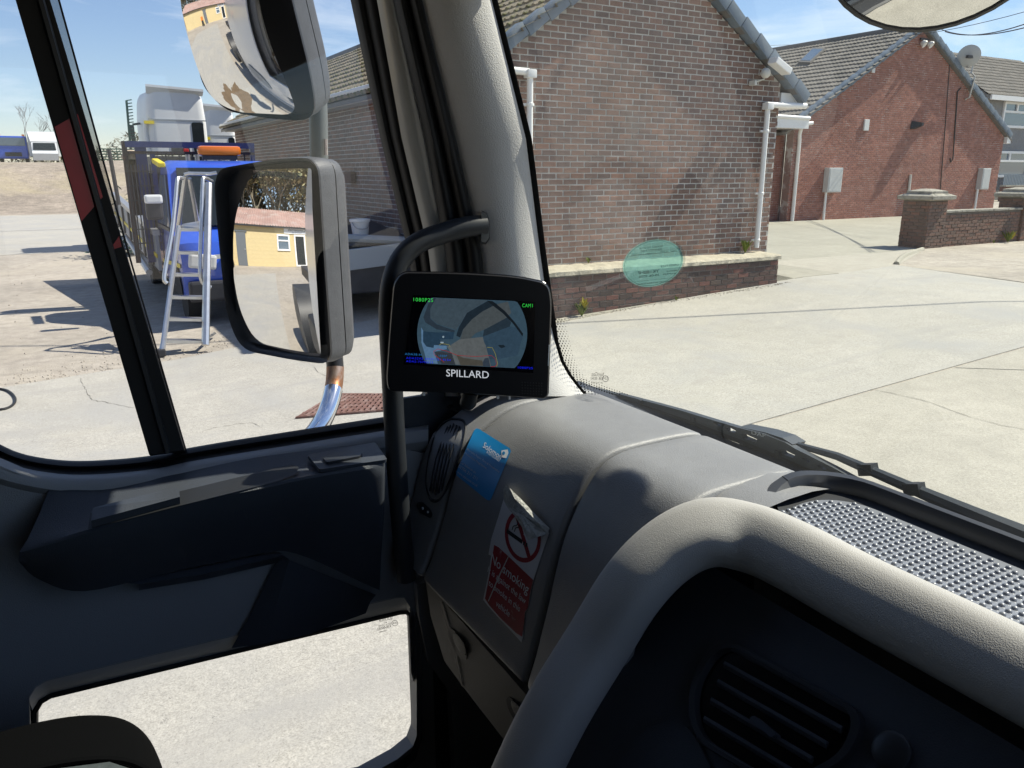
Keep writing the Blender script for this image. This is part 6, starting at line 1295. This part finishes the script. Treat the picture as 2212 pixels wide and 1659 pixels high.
# ------------------------------------------------------------------ wing mirrors
wm = thing('wing_mirrors', 'nearside pair of dark wing mirrors on a rusty tubular arm outside the window', 'wing mirror', (0.4, 1.5, 1.7))
def setup(cpx, r, az, el, Rr):
    d = ray(*cpx); d = d / math.hypot(d.x, d.y); Mc = CAM + d * r; v = (Mc - CAM).normalized()
    o = V(math.cos(R(az)) * math.cos(R(el)), math.sin(R(az)) * math.cos(R(el)), math.sin(R(el))); n = (o - v).normalized(); return Mc, n, Rr
def mirror(part, S, glass_px, outer_px, depth, grad, orad, lip=0.022):
    Mc, n, Rr = S
    gp_ = round_poly([on_plane(*p, Mc, n) for p in glass_px], grad, 5)
    cen = sum(gp_, V(0, 0, 0)) / len(gp_); K = 14; Vv = []; F = []; Nn = []
    sph = Mc - n * Rr
    def put(p):
        q = p - n * ((p - Mc).dot(n)); d_ = q - Mc; dd = d_.length_squared; h = Rr - math.sqrt(max(Rr * Rr - dd, 0.01)); w_ = q - n * (h - hm)
        Vv.append(w_); Nn.append((w_ - sph).normalized())
    hm = max(Rr - math.sqrt(max(Rr * Rr - (p - Mc).length_squared, 0.01)) for p in gp_) * 0.92; sph = sph + n * hm
    put(cen); m = len(gp_)
    for k in range(1, K + 1):
        for p in gp_: put(lerp(cen, p, k / K))
    for i in range(m): F.append((0, 1 + i, 1 + (i + 1) % m))
    for k in range(K - 1):
        for i in range(m):
            a = 1 + k * m + i; b = 1 + k * m + (i + 1) % m; F.append((a, a + m, b + m, b))
    # orient towards n
    e1_, e2_ = Vv[1] - Vv[0], Vv[2] - Vv[0]
    if e1_.cross(e2_).dot(n) < 0: F = [f[::-1] for f in F]
    case = None
    op = round_poly([on_plane(*p, Mc + n * lip, n) for p in outer_px], orad, 5); oc2 = sum(op, V(0, 0, 0)) / len(op)
    case = MB().loft([[p - n * 0.006 for p in op], [lerp(oc2, p, 1.015) - n * (depth * 0.30) for p in op], [lerp(oc2, p, 1.01) - n * (depth * 0.48) for p in op]], True, False).build(part, 'mirror_case', wm, True)
    MB().loft([[lerp(oc2, p, 0.965) - n * (lip + 0.012) for p in op], [lerp(oc2, p, 0.975) - n * 0.006 for p in op], [p + n * 0.0 for p in op], [p - n * 0.006 for p in op]], True, False).build('bezel', 'mirror_case_dark', case, True)
    MB().loft([[lerp(oc2, p, 0.985) - n * (depth * 0.46) for p in op], [lerp(oc2, p, 0.985) - n * (depth * 0.56) for p in op]], True, False).build('groove', 'mirror_case_dark', case, True)
    MB().loft([[lerp(oc2, p, 1.0) - n * (depth * 0.53) for p in op], [lerp(oc2, p, 1.0) - n * (depth * 0.75) for p in op], [lerp(oc2, p, 0.93) - n * (depth * 0.95) for p in op], [lerp(oc2, p, 0.75) - n * (depth * 1.08) for p in op], [lerp(oc2, p, 0.4) - n * (depth * 1.14) for p in op]], True, True).build('back_shell', 'mirror_case', case, True)
    ngon('backing', [lerp(oc2, p, 0.972) - n * (lip + 0.0115) for p in op], 'mirror_case_dark', case)
    me = bpy.data.meshes.new('mirror_glass'); me.from_pydata([tuple(p) for p in Vv], [], F); me.update(); me.polygons.foreach_set('use_smooth', [True] * len(me.polygons)); me.normals_split_custom_set_from_vertices([tuple(q) for q in Nn])
    g_ = bpy.data.objects.new('mirror_glass', me); fix('mirror_glass', g_, 'mirror_glass', case, False)
    return case
MS1 = setup((605, 560), 1.6, 180.6, -5.0, 1.5); MS2 = setup((560, 110), 1.58, 191, -30, 0.33)
c1 = mirror('main_mirror', MS1, [(546, 367), (673, 363), (678, 420), (693, 771), (640, 764), (527, 733), (514, 700), (511, 600), (510, 470)], [(462, 400), (474, 364), (600, 342), (686, 340), (697, 520), (716, 788), (640, 779), (520, 756), (489, 680), (472, 520)], 0.105, [0.04, 0.006, 0.2, 0.01, 0.2, 0.02, 0.02, 0.2, 0.2], [0.05, 0.03, 0.3, 0.035, 0.3, 0.03, 0.3, 0.05, 0.05, 0.3])
c2 = mirror('wide_angle_mirror', MS2, [(380, -95), (560, -95), (583, 0), (611, 81), (644, 169), (659, 236), (525, 229), (472, 206), (447, 140), (418, 48), (402, 0)], [(366, -115), (606, -115), (630, 0), (650, 80), (670, 161), (685, 262), (590, 258), (487, 240), (440, 190), (427, 145), (405, 56), (392, 0)], 0.10, [0.02, 0.02, 0.2, 0.2, 0.2, 0.035, 0.2, 0.04, 0.2, 0.2, 0.2], [0.03, 0.03, 0.3, 0.3, 0.3, 0.05, 0.2, 0.06, 0.2, 0.2, 0.3, 0.3], 0.010)
# label on the main mirror
Mc, n1_, _ = MS1
def ml(px, py, d=0.003): return on_plane(px, py, Mc + n1_ * d, n1_)
def mlab(u, v): return ml(598 + u * 16, 377 + u * 16 * 0.05 - v * 16, 0.0045)
text_on('warning_text', 'GET OUT AND LOOK', mlab, 'label_ink', c1, width=66 / 16)
tri = [(551, 384), (564, 385), (558, 371)]; P = [ml(*p, 0.0045) for p in tri]; MB().tube(P + P[:1], 0.0006, 4).build('warning_triangle', 'label_ink', c1)
MB().add([ml(*p, 0.0042) for p in ((546, 367), (650, 373), (650, 387), (546, 387))], [(0, 1, 2, 3)]).build('warning_label', 'pouch_film', c1)
# arm
def pa(px, py, r):
    d = ray(px, py); d = d / math.hypot(d.x, d.y); return CAM + d * r
MB().tube([pa(684, 150, 1.68), pa(688, 260, 1.68), pa(690, 420, 1.68)], 0.0185, 14).build('arm_tube', 'pole_grey', wm, True)
MB().tube([pa(703, 300, 1.66), pa(704, 335, 1.66)], 0.0035, 6, True).build('paint_chip', 'pole_chipped', wm)
arm = spline([pa(722, 770, 1.68), pa(724, 800, 1.67), pa(721, 835, 1.65), pa(713, 870, 1.61), pa(699, 905, 1.56), pa(680, 935, 1.50), pa(650, 965, 1.42), pa(600, 1000, 1.30)], 5)
MB().tube(arm[:5], 0.0185, 14).build('arm_sleeve', 'mirror_case_dark', wm, True); MB().tube(arm[4:12], 0.0190, 14).build('arm_joint', 'rusty_chrome', wm, True); MB().tube(arm[11:], 0.0195, 14).build('arm_chrome', 'chrome', wm, True)
# front mirror above the windscreen
fm = thing('front_mirror', 'dark rimmed front proximity mirror hanging above the windscreen at top right', 'mirror', (1.1, 0.72, 2.45))
fc = at(2042, -172, 0, 0.93); fnm = V(-0.56, -0.54, -0.60).normalized()
rx, ry = 0.134, 0.132; s_ = fnm.cross(V(0, 0, 1)).normalized(); t_ = s_.cross(fnm).normalized()
def fe(k, d): return [fc + s_ * (rx * k * math.cos(a)) + t_ * (ry * k * math.sin(a)) + fnm * d for a in [2 * math.pi * i / 40 for i in range(40)]]
MB().loft([fe(0.3, -0.07), fe(0.8, -0.05), fe(1.0, -0.015), fe(1.0, 0.004), fe(0.965, 0.006), fe(0.95, 0.0)], True, True).build('housing', 'mirror_case_dark', fm, True)
rgs = [fe(max(k / 8, 0.03) * 0.955, 0.004 + 0.020 * (1 - (k / 8) ** 2)) for k in range(8, -1, -1)]
MB().loft(rgs, True, True).build('mirror_glass', 'mirror_glass', fm, True)
MB().tube([fc - fnm * 0.05, fc + V(-0.15, 0, 0.25), fc + V(-0.4, 0, 0.3)], 0.016, 10).build('bracket', 'mirror_case_dark', fm, True)

# ------------------------------------------------------------------ wiper
wp = thing('windscreen_wiper', 'dark wiper blade and arm lying along the foot of the windscreen', 'wiper', (0.8, 0.7, 1.73))
WXp = 0.815
def wx(px, py, d=0.0): return at(px, py, 0, WXp + d)
def slab(name, a, b, mat, th): return MB().prism([wx(*p) for p in a] + [wx(*p) for p in reversed(b)], (th, 0, 0)).build(name, mat, wp)
sp_ = [(1275, 840), (1386, 868), (1490, 903), (1603, 946), (1683, 979), (1808, 1035), (1960, 1103)]; bo_ = [(1275, 842), (1335, 866), (1463, 909), (1591, 956), (1713, 1010), (1811, 1057), (1960, 1128)]
slab('blade_rubber', [(x, y + 5) for x, y in sp_], bo_, 'wiper_blade', 0.006)
slab('blade_spine', [(x, y - 3) for x, y in sp_], [(x, y + 5) for x, y in sp_], 'wiper_grey', 0.009)
hl = [[(1543, 912), (1549, 910), (1562, 917), (1557, 920)], [(1572, 924), (1580, 922), (1595, 930), (1590, 934), (1578, 931)], [(1604, 936), (1614, 936), (1640, 948), (1638, 955), (1610, 946)], [(1690, 973), (1700, 971), (1722, 982), (1718, 988), (1696, 981)], [(1736, 988), (1744, 988), (1756, 996), (1748, 998)], [(1768, 1004), (1776, 1003), (1790, 1012), (1782, 1014)]]
def wxz(px, py): p = wx(px, py); return (p.y, p.z)
plate('bridge', [wxz(*p) for p in ((1335, 849), (1427, 873), (1475, 886), (1558, 911), (1599, 923), (1653, 936), (1701, 955), (1722, 968), (1802, 1008), (1865, 1042), (1960, 1092), (1950, 1098), (1808, 1034), (1683, 977), (1603, 945), (1490, 902), (1386, 868))], [[wxz(*p) for p in h] for h in hl], lambda u, v: V(WXp - 0.004, u, v), (0.010, 0, 0), 'wiper_grey', wp)
slab('hinge_block', [(1595, 922), (1653, 934), (1690, 946), (1712, 960)], [(1600, 929), (1650, 944), (1690, 958), (1708, 967)], 'wiper_grey', 0.026)
text_on('hinge_lettering', 'DAF', lambda u, v: wx(1638 + u * 11, 938 + u * 11 * 0.26 - v * 11, -0.007), 'print_white', wp, width=30 / 11)
MB().tube([wx(1690, 952, .012), wx(1810, 986, .014), wx(1875, 1014, .015), wx(1973, 1056, .017), wx(2100, 1110, .018), wx(2230, 1165, .02), wx(2500, 1280, .02)], [0.004, 0.0055, 0.0065, 0.0075, 0.0095, 0.012, 0.013], 8).build('wiper_arm', 'wiper_grey', wp, True)
for (px, py) in ((1875, 1014), (1975, 1056)): MB().box(wx(px, py, .016), (0.014, 0.020, 0.014), Matrix.Rotation(R(-20), 3, 'X')).build('arm_clip', 'wiper_blade', wp)
for (px, py) in ((1290, 843), (1386, 867), (1500, 905), (1683, 978), (1808, 1034)): MB().box(wx(px, py, -.002), (0.010, 0.008, 0.006)).build('blade_clip', 'wiper_blade', wp)
MB().box((0.86, 0.2, 1.58), (0.10, 1.9, 0.06), None, 0.02).build('cowl', 'black_plastic_out', cab)
for o in bpy.data.objects:
    if '_w' in o: del o['_w']
